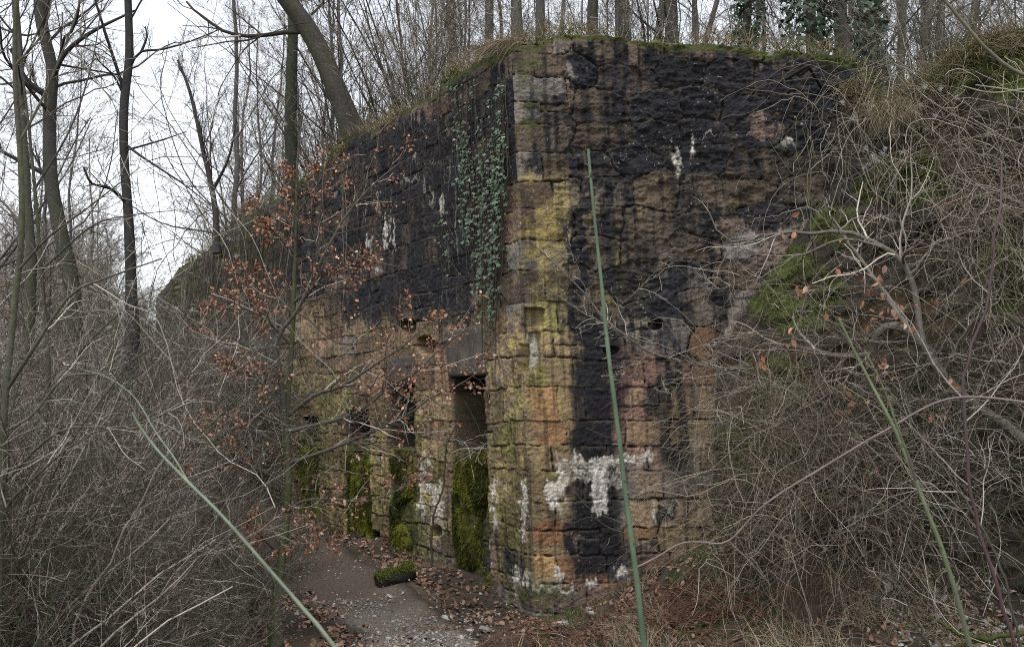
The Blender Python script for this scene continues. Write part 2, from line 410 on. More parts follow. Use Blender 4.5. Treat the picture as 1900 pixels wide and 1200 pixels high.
d = d + (fbm(Q * 30 + Zw * 12, Zw * 44 - Q * 14, 97, 3, .65) - .5) * .016 + (np.abs(fbm(Q * 16, Zw * 22, 98, 3) - .5)) * -.02
# --- niches
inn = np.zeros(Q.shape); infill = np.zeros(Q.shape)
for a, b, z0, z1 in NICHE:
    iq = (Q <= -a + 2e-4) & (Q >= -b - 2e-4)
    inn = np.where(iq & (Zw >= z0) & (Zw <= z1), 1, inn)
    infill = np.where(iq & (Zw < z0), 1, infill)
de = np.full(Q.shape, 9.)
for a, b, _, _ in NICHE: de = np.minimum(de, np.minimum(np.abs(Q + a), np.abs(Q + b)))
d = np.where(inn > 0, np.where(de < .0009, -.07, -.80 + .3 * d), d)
d = np.where(infill > 0, d - .05 + .02 * fbm(Q * 6, Zw * 5, 99), d)
# --- broken corner near the middle, lost stones (holes)
def blob(x, y, rx, ry, nz=.35):
    return ss(1.15, .8, np.sqrt(((px - x) / rx) ** 2 + ((py - y) / ry) ** 2) + nz * (fbm(Q * 8, Zw * 8, 101) - .5))
onR = Q > -.35
bx = lambda x0, x1, y0, y1: ss(x0 - 3, x0 + 2, px + 8 * (bq - .5)) * ss(x1 + 3, x1 - 2, px + 8 * (bq - .5)) * ss(y0 - 3, y0 + 2, py + 14 * (bq - .5)) * ss(y1 + 3, y1 - 2, py + 14 * (bq - .5)) * onR
d = d - .07 * bx(974, 1008, 572, 604) - .13 * bx(962, 984, 640, 690) - .05 * bx(984, 1002, 618, 690) - .05 * bx(968, 990, 604, 640)
d = d - .16 * blob(1217, 601, 13, 10, .2) * (Q > 0) - .07 * blob(1135, 650, 14, 8) * (Q > 0)
d = d - .16 * blob(755, 606, 14, 14, .3) * (Q < 0) - .18 * blob(790, 640, 18, 16, .3) * (Q < 0) - .15 * blob(690, 992, 12, 8) * (Q < 0) - .12 * blob(808, 985, 9, 12) * (Q < 0)
# ragged top and foot
d = d - .05 * ss(.0, .0 + .12, .12 - (zt[None] - Zw)) * fbm(Q * 6, Zw * 6, 105)
n5 = fbm(Q * 70, Zw * 50, 107, 2)
wqn = np.clip(Q / .03, -1, 1)[..., None]
NN = unit(NL * (1 - wqn) / 2 + NR * (1 + wqn) / 2)
PW = P0 + NN * d[..., None]
# --- colour: stone by stone, then stains, then shade painted into the niches
r1, r2, r3 = srand(11), srand(12), srand(13)
W = 1.0
n1 = fbm(Q * 3, Zw * 3, 110, 5); n2 = fbm(Q * 11, Zw * 11, 114, 4); n3 = fbm(Q * 26, Zw * 2.2, 118, 4); n4 = fbm(Q * 28, Zw * 28, 119, 3)
wx = px + 60 * (n1 - .5) + 40 * (n2 - .5); wy = py + 70 * (n1 - .5) + 40 * (n2 - .5) + 70 * (n3 - .5)
def box(x0, x1, y0, y1, sx=10, sy=16, X=None, Y=None):
    X = wx if X is None else X; Y = wy if Y is None else Y
    return ss(x0 - sx, x0 + sx, X) * ss(x1 + sx, x1 - sx, X) * ss(y0 - sy, y0 + sy, Y) * ss(y1 + sy, y1 - sy, Y)
Rt = Q > 0; Lf = ~Rt
BROWN, PINK, OCHRE, TAN, GREY = A(.105, .080, .058), A(.215, .125, .095), A(.205, .158, .052), A(.215, .155, .088), A(.135, .12, .108)
c = np.tile(BROWN, Q.shape + (1,))
pinkz = np.maximum.reduce([box(1020, 1075, 690, 800) * .6, box(1130, 1215, 640, 850), box(760, 850, 640, 840), box(560, 720, 560, 760) * .35, box(1180, 1320, 850, 1060) * .45, box(985, 1070, 880, 1010) * .5])
tanz = np.maximum.reduce([box(985, 1065, 560, 1100), box(900, 1000, 560, 1080) * .8, box(1160, 1330, 700, 1080) * .5, box(500, 900, 560, 1000) * .75])
c = mixc(c, GREY, ss(.55, .9, r1)); c = mixc(c, PINK, ss(.35, .8, r2 * .55 + pinkz * .65)); c = mixc(c, TAN, ss(.35, .8, r3 * .5 + tanz * .6) * .85)
och = np.maximum.reduce([box(980, 1062, 320, 590, 30, 40), box(1060, 1090, 330, 430) * .6, box(1120, 1215, 470, 590) * .75, box(1090, 1200, 300, 450) * .35, box(1355, 1405, 345, 405), box(1225, 1290, 300, 420) * .3,
                         box(985, 1050, 560, 960) * .55, box(905, 985, 700, 960) * .55, box(935, 985, 560, 960, 30, 40) * .55, box(955, 985, 330, 560, 20, 40) * .4, box(500, 720, 740, 1010) * .65, box(770, 830, 780, 960) * .3, box(1160, 1200, 600, 700) * .5, box(1440, 1480, 260, 300) * .5])
och = ss(.22, 1.15, och * .8 + 1.0 * (n2 - .45) + .45 * (r1 - .5) + .5 * (n1 - .5)) * (och > .01)
c = mixc(c, OCHRE * (.45 + 1.1 * n2[..., None]), och * .72)
c = mixc(c, A(.15, .15, .04), ss(.45, .7, n4 * .5 + n1 * .5) * np.maximum(box(500, 985, 690, 1080), box(980, 1060, 560, 960) * .8) * .8)     # algae film, olive
c = mixc(c, A(.23, .125, .06), ss(.80, .86, r2) * box(985, 1330, 560, 1090) * .75 * Rt)
c = mixc(c, A(.24, .125, .065), blob(1025, 990, 38, 24, .15) * Rt); c = mixc(c, A(.27, .17, .08), blob(1010, 1046, 27, 26, .15) * Rt)
c = mixc(c, A(.17, .11, .085), box(1386, 1456, 208, 256, 5, 5, px + 14 * (n2 - .5), py + 18 * (n2 - .5)) * Rt * .8)
c = c * (.55 + .9 * n2)[..., None] * (.66 + .68 * r1)[..., None] * (.85 + .3 * n4)[..., None]
# soot
lx, ly = px + 30 * (n2 - .5) + 14 * (n4 - .5) + 24 * (n1 - .5), py + 40 * (n2 - .5) + 90 * (n3 - .5)
soot = np.maximum.reduce([
    box(1050, 1620, 75, 340, 25, 30) * .88 * Rt, box(985, 1060, 120, 320, 20) * .62 * Rt, box(1065, 1100, 330, 600) * .95 * Rt, box(1100, 1340, 330, 600, 20, 30) * .66 * Rt, box(1180, 1260, 320, 520) * .55 * Rt,
    box(1058, 1152, 575, 1070, 36, 40, lx, ly) * 1.1 * Rt, box(1150, 1310, 600, 700, 18) * .60 * Rt, box(1205, 1295, 640, 880, 34, 50, lx, ly) * .85 * Rt, box(1300, 1345, 380, 660) * .9 * Rt, box(1340, 1600, 300, 420, 18) * .68 * Rt, box(1215, 1270, 925, 975) * .8 * Rt,
    box(620, 880, 220, 600, 24, 30) * 1.0 * Lf, box(480, 660, 300, 560, 24, 30) * .8 * Lf, box(790, 965, 130, 430, 14) * .75 * Lf, box(690, 830, 540, 640) * .5 * Lf, box(840, 905, 560, 600) * .4 * Lf,
    box(895, 975, 1000, 1100) * .35, box(1060, 1290, 1000, 1080) * .5 * Rt, box(830, 900, 1000, 1060) * .5])
soot = soot - .85 * np.maximum(box(1386, 1456, 208, 256, 6, 6, px + 18 * (n2 - .5), py + 24 * (n2 - .5)) * Rt * .8, blob(1022, 158, 34, 18, .2) * Rt)
sm = ss(.22, .86, soot + .8 * (r1 - .55) * np.where((py > 590) & Rt, .4, 1.) + .7 * (n1 - .5) + .75 * (n3 - .5) + .45 * (n2 - .5) + .3 * (n4 - .5)) * (soot > .03)
SOOT = A(.0070, .0082, .0125)
c = mixc(c, SOOT * (.35 + 1.3 * n4[..., None]) * (.7 + .6 * r2[..., None]), sm * .93)
# general dark weathering streaks
c = c * (1 - .45 * ss(.52, .7, n3) * (1 - sm))[..., None]
# joints: dirt and old mortar
c = mixc(c, A(.075, .066, .052), np.clip(jn, 0, 1) * .7 * ss(.45, .6, fbm(Q * 3, Zw * 3, 126)))
c = mixc(c, A(.075, .066, .054), ss(.030, .0, ed) * .55 * sm * ss(.42, .62, fbm(Q * 5, Zw * 5, 128)))
c = mixc(c, A(.020, .018, .016), np.clip(jn2 * .8 + jn * .25, 0, 1) * .9)
# lime efflorescence
def wb(x0, x1, y0, y1, s=5): return box(x0, x1, y0, y1, s, s, px + 16 * (n2 - .5) + 10 * (n4 - .5), py + 22 * (n2 - .5) + 12 * (n4 - .5) + 34 * (n3 - .5))
wz_ = np.maximum.reduce([wb(1032, 1200, 846, 862), wb(1034, 1060, 850, 905), wb(1060, 1110, 860, 890) * .9, wb(1096, 1128, 855, 955), wb(1006, 1056, 903, 925), wb(1018, 1040, 915, 950), wb(1130, 1160, 865, 905) * .8,
    wb(1178, 1212, 840, 858), wb(1210, 1268, 924, 934), wb(1210, 1219, 925, 968), wb(1240, 1250, 925, 950), wb(966, 976, 895, 1010), wb(950, 962, 1052, 1100), wb(985, 1065, 1086, 1100), wb(965, 985, 1068, 1090), wb(1085, 1110, 1076, 1088), wb(1140, 1170, 1062, 1075), wb(1028, 1048, 1058, 1080), wb(1064, 1072, 980, 1005)]) 
wz_ = np.maximum(wz_ * 1.0, np.maximum.reduce([wb(1283, 1290, 250, 302), wb(1290, 1335, 249, 254), wb(1253, 1261, 280, 330), wb(1340, 1395, 252, 256) * .7, wb(1455, 1482, 258, 272) * .7, wb(1012, 1022, 375, 390) * .7]) * Rt)
wz_ = np.maximum(wz_, np.maximum.reduce([wb(683, 692, 428, 488, 3), wb(712, 720, 405, 470, 3), wb(726, 732, 400, 468, 3), wb(818, 824, 365, 405, 3), wb(795, 800, 350, 385, 3) * .8, wb(740, 780, 333, 340, 3) * .7, wb(765, 825, 300, 306, 3) * .5, wb(698, 704, 350, 400, 3) * .7,
    wb(776, 822, 898, 916), wb(778, 790, 850, 960), wb(800, 820, 905, 990), wb(790, 800, 845, 870), wb(912, 925, 890, 985) * .9, wb(930, 945, 895, 910) * .8, wb(850, 860, 600, 700, 3) * .2, wb(640, 655, 600, 690) * .3, wb(905, 912, 1010, 1060, 3) * .8]) * Lf)
wm = ss(.22, 1.15, wz_ * .9 + .35 * (n4 - .5) + .35 * (n5 - .5) + .4 * (n2 - .5) + 1.0 * (n3 - .5)) * (wz_ > .05)
c = mixc(c, A(.50, .465, .40) * (.55 + .9 * n5[..., None]), wm * .9)
PW = PW + NN * (.006 * wm * n5)[..., None]
c = mixc(c, A(.36, .35, .28), blob(986, 650, 13, 34, .3) * Rt * .8)
stq = ss(.70, .86, fbm(Q * 34, Zw * 1.6, 127, 3)) * box(560, 880, 290, 560, 20, 30, px, py) * Lf * ss(.4, .6, n1)
c = mixc(c, A(.30, .285, .25), stq * .6)
# lime specks
c = mixc(c, A(.4, .39, .36), ss(.90, .95, noise2(Q * 60, Zw * 60, 131)) * ss(.5, .7, n1) * .5)
# moss / algae: rim, top quoins, foot
mo = np.maximum.reduce([ss(.06, .0, (zt[None] - Zw) - .16 * (fbm(Q * 2.5, Zw * 0, 140) - .35)) * .9, box(958, 1010, 85, 260, 16) * Rt * .55 * ss(.4, .6, n2), box(945, 1060, 1090, 1140, 20) * .8 * ss(.4, .55, n2), infill * .85 * ss(.25, .5, n2),
                        box(300, 520, 380, 600, 20, 30) * .55 * ss(.4, .6, n1) * Lf])
c = mixc(c, A(.055, .062, .018) * (.6 + .8 * n4[..., None]), np.clip(mo, 0, 1))
# the far left end, earth-crusted
c = mixc(c, A(.075, .066, .055) * (.5 + n3[..., None]), ss(560, 500, px) * Lf * ss(.4, .2, mo) * .8)
c = np.where(inn[..., None] > 0, c * .25 + .75 * A(.016, .015, .015), c)  # niche interior: shade of the recess painted into the stone colour
# --- top of the wall: bends back under the turf
nb = 12; v = np.linspace(0, 1, nb + 1)[1:]
back = -NN[-1] * A(1, 1, 0); tops = []; tc_ = []
for x in v:
    p = PW[-1] + back * (1.05 * x) + A(0, 0, 1) * ((.09 * math.sin(min(x * 3.2, 1.57)) + .10 * (fbm(qs * 3, qs * 0 + x * 3, 150) - .45)))[:, None]
    tops.append(p)
    g = fbm(qs * 4, qs * 0 + x * 4, 155)
    tc_.append(mixc(np.tile(A(.10, .085, .055), (nq, 1)), A(.07, .08, .02), ss(.52, .65, g)))
PW = np.concatenate([PW, np.array(tops)]); c = np.concatenate([c, np.array(tc_)])
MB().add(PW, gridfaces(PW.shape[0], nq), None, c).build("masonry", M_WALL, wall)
# --- dressed lintel slabs over the niches
def slab(q0, q1, z0, z1, dep, off, seed, tint=1.0):
    nu, nv = 40, 34; u = np.linspace(q0, q1, nu); w = np.linspace(z0, z1, nv); U, V = np.meshgrid(u, w)
    e = np.minimum(np.minimum(U - q0, q1 - U), np.minimum(V - z0, z1 - V)) + .012 * (fbm(U * 12, V * 12, seed) - .5)
    o = off - .02 * np.exp(-np.clip(e, 0, 1) / .012) + .014 * (fbm(U * 9, V * 9, seed + 3) - .5)
    f = wall_pt(U, V) + NL * o[..., None]; b = wall_pt(U, V) - NL * dep
    cc = np.tile(A(.088, .072, .060) * tint, (nv, nu, 1)) * (.4 + 1.2 * fbm(U * 5, V * 5, seed + 5))[..., None]
    cc = mixc(cc, A(.04, .038, .038), ss(.5, .72, fbm(U * 9, V * 2, seed + 7)) * .5)
    mb = MB(); F = gridfaces(nv, nu); mb.add(f, F, None, cc)
    n0 = nu * nv; idx = np.arange(n0).reshape(nv, nu)
    rim = np.concatenate([idx[0], idx[1:, -1], idx[-1, -2::-1], idx[-2:0:-1, 0]])
    bb = b.reshape(-1, 3)[rim]; ff = f.reshape(-1, 3)[rim]; m = len(rim); i = np.arange(m); j = (i + 1) % m
    mb.add(np.concatenate([ff, bb]), np.stack([i, j, j + m, i + m], -1), None, np.tile(cc.reshape(-1, 3)[rim], (2, 1)))
    return mb
for k, (a, b, z0, z1) in enumerate(NICHE[:2]):
    slab(-b - .03, -a + .03, z1 - .012, z1 + (.42 if k == 0 else .26), .3, .006, 200 + 20 * k, 1.0 - .12 * k).build("lintel", M_WALL, wall)
# --- moss hanging down the niche infill, one cushion each
def moss_mesh(q0, q1, z0, z1, n, seed):
    nu, nv = 70, 110; U, V = np.meshgrid(np.linspace(q0, q1, nu), np.linspace(z0, z1, nv))
    e = np.minimum(np.minimum(U - q0, q1 - U) * 1.5, (z1 - V)); g = fbm(U * 9, V * 4, seed, 5, .6)
    o = -.035 + ss(0, .10, e) * (.02 + .045 * g) - .10 * ss(.45, .3, fbm(U * 3, V * 2, seed + 4)) + .035 * (fbm(U * 30, V * 8, seed + 9) - .5)
    P = wall_pt(U, V) + NL * o[..., None]
    cc = mixc(np.tile(A(.032, .034, .010), (nv, nu, 1)), A(.098, .100, .016), ss(.40, .72, fbm(U * 11, V * 3, seed + 2)))
    mb = MB().add(P, gridfaces(nv, nu), None, cc)
    k = rng.integers(0, nu * nv, n); p = P.reshape(-1, 3)[k]; D = NL * .8 + A(0, 0, -.5) + .6 * rnd(n, 3)
    blades(mb, p, D, uni(.02, .05, n), uni(.003, .007, n), cc.reshape(-1, 3)[k] * uni(.6, 1.9, n)[:, None], 3, .2, .3)
    return mb
for k, (a, b, z0, z1) in enumerate(NICHE):
    moss_mesh(-b - .02, -a + .02, -.1, z0 - [0, .02, .2, .1][k], 6000 - 1000 * k, 300 + 20 * k).build("moss_cushion", M_MOSS, wall)

# bent iron bracket high on the right face
ib = thing("iron_bracket", "thin bent black iron bar jutting out high on the wall's right face", "iron bar", tuple(pix(1500, 122, 7.75)))
pbr = [pix(1437, 160, 8.15), pix(1500, 122, 7.74), pix(1526, 166, 8.12)]
ps = np.concatenate([spline(pbr[:2], 8), spline(pbr[1:], 8)[1:]])
m_ = MB(); tubes(m_, ps[None], np.full((1, 15), .014), 6); o_ = m_.build("bar", M_IRON, ib)

# ------------------------------------------------------------------ rock outcrop right of the wall
rx = axis([(1.2, 4.4, .02), (4.4, 8, .08)]); rz = np.arange(-.2, 5.6, .02)
RX, RZ = np.meshgrid(rx, rz)
xl = np.interp(rz, [0, .5, 1.3, 2.05, 2.4, 2.9, 3.4, 3.7, 4.2, 5.6], [1.5, 1.52, 1.58, 1.62, 1.9, 2.2, 2.62, 2.68, 2.72, 2.8])[:, None]
xl = xl + .18 * (fbm(RZ * 1.7, RX * .3, 400) - .5)
top = np.interp(rx, [1.2, 2.6, 2.75, 2.95, 3.1, 3.3, 3.5, 3.75, 4.2, 8], [4.3, 4.38, 4.30, 4.14, 4.08, 4.20, 4.38, 4.50, 4.62, 4.9])[None] + .07 * (fbm(rx * 6, rx * 0, 403) - .5)
RZc = np.minimum(RZ, top); over = np.clip(RZ - top, 0, 1)
wy0 = corner(RZc)[..., 1] + (RX - corner(RZc)[..., 0]) * math.tan(R(3))
e = RX - xl
w_ = RZ - .36 * RX + .25 * (fbm(RX * 1.4, RZ * 1.4, 406) - .5)
lay = w_ / .085 + 1.2 * fbm(RX * 2.2, RZ * 2.2, 408); li = np.floor(lay).astype(np.int64)
br = np.floor(RX / .28 + _h(li, li * 0, li * 0, 5) * 9 + .5 * fbm(RX * 6, RZ * 6, 410)).astype(np.int64)
led = _h(li, br, li * 0, 7); fr_ = lay - li
prot = .12 + .22 * ss(0, .5, e) + .12 * np.clip(e, 0, 2) + .45 * ss(2.6, .4, RZ) * ss(0, .6, e) + .45 * ss(3.2, 4.0, RX) * ss(4.9, 3.4, RZ)
off = prot + .30 * (fbm(RX * 1.7, RZ * 1.7, 412, 4) - .45) + .08 * (led - .5) * (1 - .5 * ss(.75, 1, fr_)) + .08 * (fbm(RX * 9, RZ * 12, 414, 4, .6) - .5)
off = np.where(e < 0, -.45, off * ss(-.02, .10, e) - .1 * ss(.1, 0, e))
RY = wy0 - off + over * 2.2
RPt = np.stack([RX + 0 * RZ, RY, RZc + .10 * ss(0, .4, over) + .06 * (fbm(RX * 5, over * 9, 416) - .5) * (over > 0)], -1)
rc = np.tile(A(.07, .055, .038), RX.shape + (1,))
rn = fbm(RX * 3, RZ * 3, 420, 5); rn2 = fbm(RX * 14, RZ * 18, 424, 4)
rc = mixc(rc, A(.12, .08, .035), ss(.55, .75, fbm(RX * 1.6, RZ * 2.2, 428)) * .8)
rc = mixc(rc, A(.10, .092, .08), ss(.62, .8, led) * .4)
rc = mixc(rc, A(.028, .026, .024), ss(.5, .66, rn) * .7)
rc = rc * (.35 + .75 * rn2)[..., None]
gz = np.gradient(RY, axis=0) / .02
flat = ss(.15, 1.1, gz)
rmx, rmy = proj(RPt)
mossz = np.maximum.reduce([ss(1.25, .6, np.hypot((rmx - a) / b, (rmy - c_) / d_)) for a, b, c_, d_ in [(1480, 100, 540, 80), (1640, 60, 180, 55), (1440, 60, 700, 60), (1620, 50, 355, 30), (1860, 60, 510, 80), (1840, 70, 110, 40), (1400, 80, 830, 70), (1760, 60, 150, 30), (1690, 90, 330, 60), (1560, 60, 420, 50), (1880, 60, 130, 60)]])
mm = ss(.35, .7, mossz * .68 + flat * .25 + .9 * (fbm(RX * 4, RZ * 4, 430) - .5)) * ss(.02, .2, mossz + flat * .1)
rc = mixc(rc, A(.07, .088, .018) * (.4 + 1.2 * rn2[..., None]), mm * .85)
rc = mixc(rc, A(.09, .07, .045), ss(0, .2, over))
rock = tag(MB().add(RPt, gridfaces(*RX.shape), None, rc).build("rock_outcrop", M_ROCK, loc=(3, 8, 0)),
           "craggy brown layered rock outcrop with mossy ledges right of the wall", "rock")
rk_up = (mm > .45) & (e > .03) & (over <= 0)
rkP, rkC = RPt[rk_up], rc[rk_up]
k = rng.integers(0, len(rkP), 6000)
mb = MB(); blades(mb, rkP[k] + .01 * rnd(6000, 3), A(-.1, -.7, .6) + .6 * rnd(6000, 3), uni(.02, .06, 6000), uni(.003, .006, 6000), rkC[k] * uni(.6, 1.8, 6000)[:, None], 3, .2, .15)
tag(mb.build("rock_moss", M_MOSS), "bright green moss cushions on the rock ledges", "moss", kind="stuff")

# ------------------------------------------------------------------ loose stones, litter, log
def nrm_off(x, y): return np.stack([x, y, ground_h(x, y)], -1)
def chips(mb, P, size, flat, C, nv=7):
    N = len(P); a = np.arange(nv) / nv * 2 * math.pi
    rad = uni(.55, 1.1, N, nv); an = a[None] + .25 * rnd(N, nv)
    ca, sa = np.cos(an) * rad, np.sin(an) * rad
    rz = uni(0, 6.28, N); ex = uni(.6, 1, N)
    x = (ca * np.cos(rz)[:, None] - sa * ex[:, None] * np.sin(rz)[:, None]) * size[:, None]
    y = (ca * np.sin(rz)[:, None] + sa * ex[:, None] * np.cos(rz)[:, None]) * size[:, None]
    tilt = .35 * rnd(N, 2); z = x * tilt[:, :1] + y * tilt[:, 1:]
    h = (flat * size)[:, None]
    lo = np.stack([x * 1.05, y * 1.05, z - h], -1); hi = np.stack([x * .82, y * .82, z + h * uni(.6, 1.2, N, nv)], -1)
    ce = np.stack([np.zeros(N), np.zeros(N), h[:, 0] * 1.1], -1)[:, None]
    V = np.concatenate([lo, hi, ce], 1) + P[:, None]
    i = np.arange(nv); j = (i + 1) % nv; o = (np.arange(N) * (2 * nv + 1))[:, None, None]
    Qd = (o + np.stack([i, j, j + nv, i + nv], -1)[None]).reshape(-1, 4); Tr = (o + np.stack([i + nv, j + nv, i * 0 + 2 * nv], -1)[None]).reshape(-1, 3)
    mb.add(V.reshape(-1, 3), Qd, Tr, np.repeat(C, 2 * nv + 1, 0))
def stonecol(N): 
    c = np.tile(A(.24, .222, .20), (N, 1)) * uni(.25, 1.5, N)[:, None]; m = uni(0, 1, N) < .25; c[m] *= A(1.1, .8, .6); return c
# gravel on the path (front part dense) and the scree on the right
N = 15000; t = uni(0, 1, N) ** 1.3 * 66 + 20; i = t.astype(int); lat = rng.normal(0, .45, N)
P = pc[i] + pn[i] * lat[:, None] + uni(-.05, .05, N, 2)
sz = np.exp(rng.normal(-4.95, .5, N)); keep = (fbm(P[:, 0] * 2.4, P[:, 1] * 2.4, 440) > uni(.30, .66, N)) & ((P[:, 1] < 8.3) | (uni(0, 1, N) < .18))
P, sz = P[keep], sz[keep]; mb = MB()
chips(mb, nrm_off(P[:, 0], P[:, 1]) + np.stack([sz * 0, sz * 0, .030 - .020 * ss(.25, .6, np.abs(lat[keep]))], -1), sz, np.full(len(sz), .28), stonecol(len(sz)))
tag(mb.build("path_gravel", M_STONE), "grey slate chips and gravel scattered over the path", "gravel", kind="stuff")
N = 7000; sx, sy = uni(1.7, 6, N), uni(5.6, 7.9, N); sz = np.exp(rng.normal(-4.4, .5, N))
keep = fbm(sx * 1.5, sy * 1.5, 444) + .12 * ss(2.3, 3., sx) > .50; mb = MB()
chips(mb, nrm_off(sx, sy)[keep] + A(0, 0, .01), sz[keep], np.full(keep.sum(), .3), stonecol(keep.sum()) * A(.95, 1, 1.05))
tag(mb.build("scree", M_STONE), "loose grey stone chips strewn under the bramble bank", "scree", kind="stuff")
# larger flat stones one can point at
for qx, qy, s, lab in [(1040, 1163, .075, "largest flat pale slab stone lying at the path's right edge"), (868, 1175, .05, "pale square stone lying on the gravel of the path"), (900, 1173, .06, "low dark flat stone bedded in the path's middle"), (826, 1146, .04, "small white angular stone near the path bend"), (1096, 1158, .06, "flat grey stone beside the dead bracken")]:
    Y = 1.6 / math.tan(math.atan((qy - 600) / FPX) - PITCH); P = pix(qx, qy, Y); P[2] = ground_h(P[0], P[1]) + .022
    mb = MB(); chips(mb, A(0, 0, 0)[None], A(s), A(.22), A(.34, .33, .30)[None] * (.55 if 'dark' in lab else 1), 9)
    o = mb.build("flat_stone", M_STONE, loc=(0, 0, 0)); o.location = P; tag(o, lab, "stone", "flat stones on the path")
LEAFC = np.array([(.16, .085, .055), (.22, .13, .09), (.10, .055, .038), (.28, .19, .145), (.16, .10, .06)])
def leafcol(N, d=1.0): return LEAFC[rng.integers(0, 5, N)] * uni(.6, 1.3, N)[:, None] * d
def litter(name, x, y, lab, up=.012):
    mb = MB(); n = len(x); P = nrm_off(x, y) + np.stack([np.zeros(n), np.zeros(n), uni(.005, up * 2, n)], -1)
    leaves(mb, P, A(0, -.15, 1) + .55 * rnd(n, 3), uni(.035, .065, n), leafcol(n), 'beech')
    return tag(mb.build(name, M_LEAF), lab, "leaf litter", kind="stuff")
N = 6500; x, y = uni(.25, 5.5, N), uni(5.6, 8.1, N)
kp = (fbm(x * 2, y * 2, 450) > .47) & (y < 7.9 - .2 * (x < 1.5)); litter("leaf_litter", x[kp], y[kp], "brown fallen leaves on the ground right of the wall corner")
N = 9000; th = uni(0, 1, N) * 85 + 20; i = th.astype(int); P = pc[i] + pn[i] * (np.where(uni(0, 1, N) < .6, uni(.35, 1.15, N), uni(-1.6, -.4, N)))[:, None]
dl = (P[:, 0] - C0[0]) * NL[0] + (P[:, 1] - C0[1]) * NL[1]; kp = (dl > .06) & (fbm(P[:, 0] * 1.8, P[:, 1] * 1.8, 455) > .47)
litter("fallen_leaves", P[kp, 0], P[kp, 1], "brown fallen leaves along the edges of the path")
N = 9000; x, y = uni(-7, -1.4, N), uni(4.2, 12, N); dl = (x - C0[0]) * NL[0] + (y - C0[1]) * NL[1]; kp = (dl > 1.9) & (fbm(x * 1.6, y * 1.6, 457) > .46)
litter("thicket_litter", x[kp], y[kp], "brown dead leaves under the bare thicket on the left")

lg = thing("mossy_log", "short dark sawn log with a mossy top lying beside the path", "log", pix(728, 1066, 8.75))
def gz_at(p): return float(ground_h(p[0], p[1]))
a = pix(700, 1064, 8.55); b = pix(766, 1059, 8.68); a[2] = gz_at(a) + .06; b[2] = gz_at(b) + .06
n = 24; pa = np.linspace(a, b, n); k = 22; ang = np.arange(k) / k * 2 * math.pi
T = unit(b - a); sd = unit(np.cross(T, A(0, 0, 1))); upv = np.cross(sd, T)
U, Vv = np.meshgrid(ang, np.linspace(0, 1, n)); rad = .080 * (1 + .6 * (fbm(np.cos(U) * 1.5 + 5, Vv * 3 + np.sin(U) * 1.5, 460) - .5)) * (1 - .12 * (np.abs(np.sin(U)) > .8))
LP = pa[:, None] + rad[..., None] * (np.cos(U)[..., None] * sd + np.sin(U)[..., None] * upv)
lc = mixc(np.tile(A(.03, .025, .02), LP.shape[:2] + (1,)), A(.05, .06, .014), ss(.75, 1.1, np.sin(U) + .8 * (fbm(U * 2, Vv * 9, 463) - .5)))
LPe = np.concatenate([LP, LP[:, :1]], 1); lce = np.concatenate([lc, lc[:, :1]], 1)
MB().add(LPe, gridfaces(n, k + 1), None, lce).build("log_body", M_MOSS, lg)
for nm, j in (("sawn_end", 0), ("sawn_end", -1)):
    ring = LP[j]; cen = ring.mean(0) + (T * .004 if j else -T * .004); i = np.arange(k)
    MB().add(np.concatenate([ring, cen[None]]), None, np.stack([i, (i + 1) % k, i * 0 + k], -1), A(.035, .03, .022)).build(nm, M_BARK, lg)
mb = MB(); kk = rng.integers(0, n * k, 3000); okm = np.sin(U).reshape(-1)[kk] > .2
blades(mb, LP.reshape(-1, 3)[kk][okm], A(0, 0, 1) + .7 * rnd(okm.sum(), 3), uni(.015, .035, okm.sum()), uni(.002, .005, okm.sum()), A(.09, .11, .018) * uni(.5, 1.5, okm.sum())[:, None], 3)
mb.build("moss", M_MOSS, lg)
# ------------------------------------------------------------------ builders for woody plants
def pathpx(pts, n):          # pts: (px, py, Y)
    p = np.array(pts, float); return spline(pix(p[:, 0], p[:, 1], p[:, 2]), n)
def limb_set(lst, n=14):
    P = np.stack([pathpx(l[0], n) for l in lst]); Rr = np.stack([np.linspace(l[1], l[2], n) for l in lst]); return P, Rr
def crown(mb, P, Rd, levels, pale=.25, green=.2, red=.15, dark=1., k=3):
    """grow twig levels off paths; returns the last level"""
    out = []
    for lv in levels:
        P, Rd = spawn(P, Rd, **lv); out.append((P, Rd))
        tubes(mb, P, Rd, k, twigcol(len(P), pale, green, red, dark))
    return out
def lv(per, t0=.2, t1=1., ang=.8, lr=(.35, .6), n=5, wig=.16, bend=(0, 0, .02), rr=.55, rmin=.0016, **k):
    return dict(per=per, t0=t0, t1=t1, ang=ang, lr=lr, n=n, wig=wig, bend=bend, rr=rr, rmin=rmin, **k)
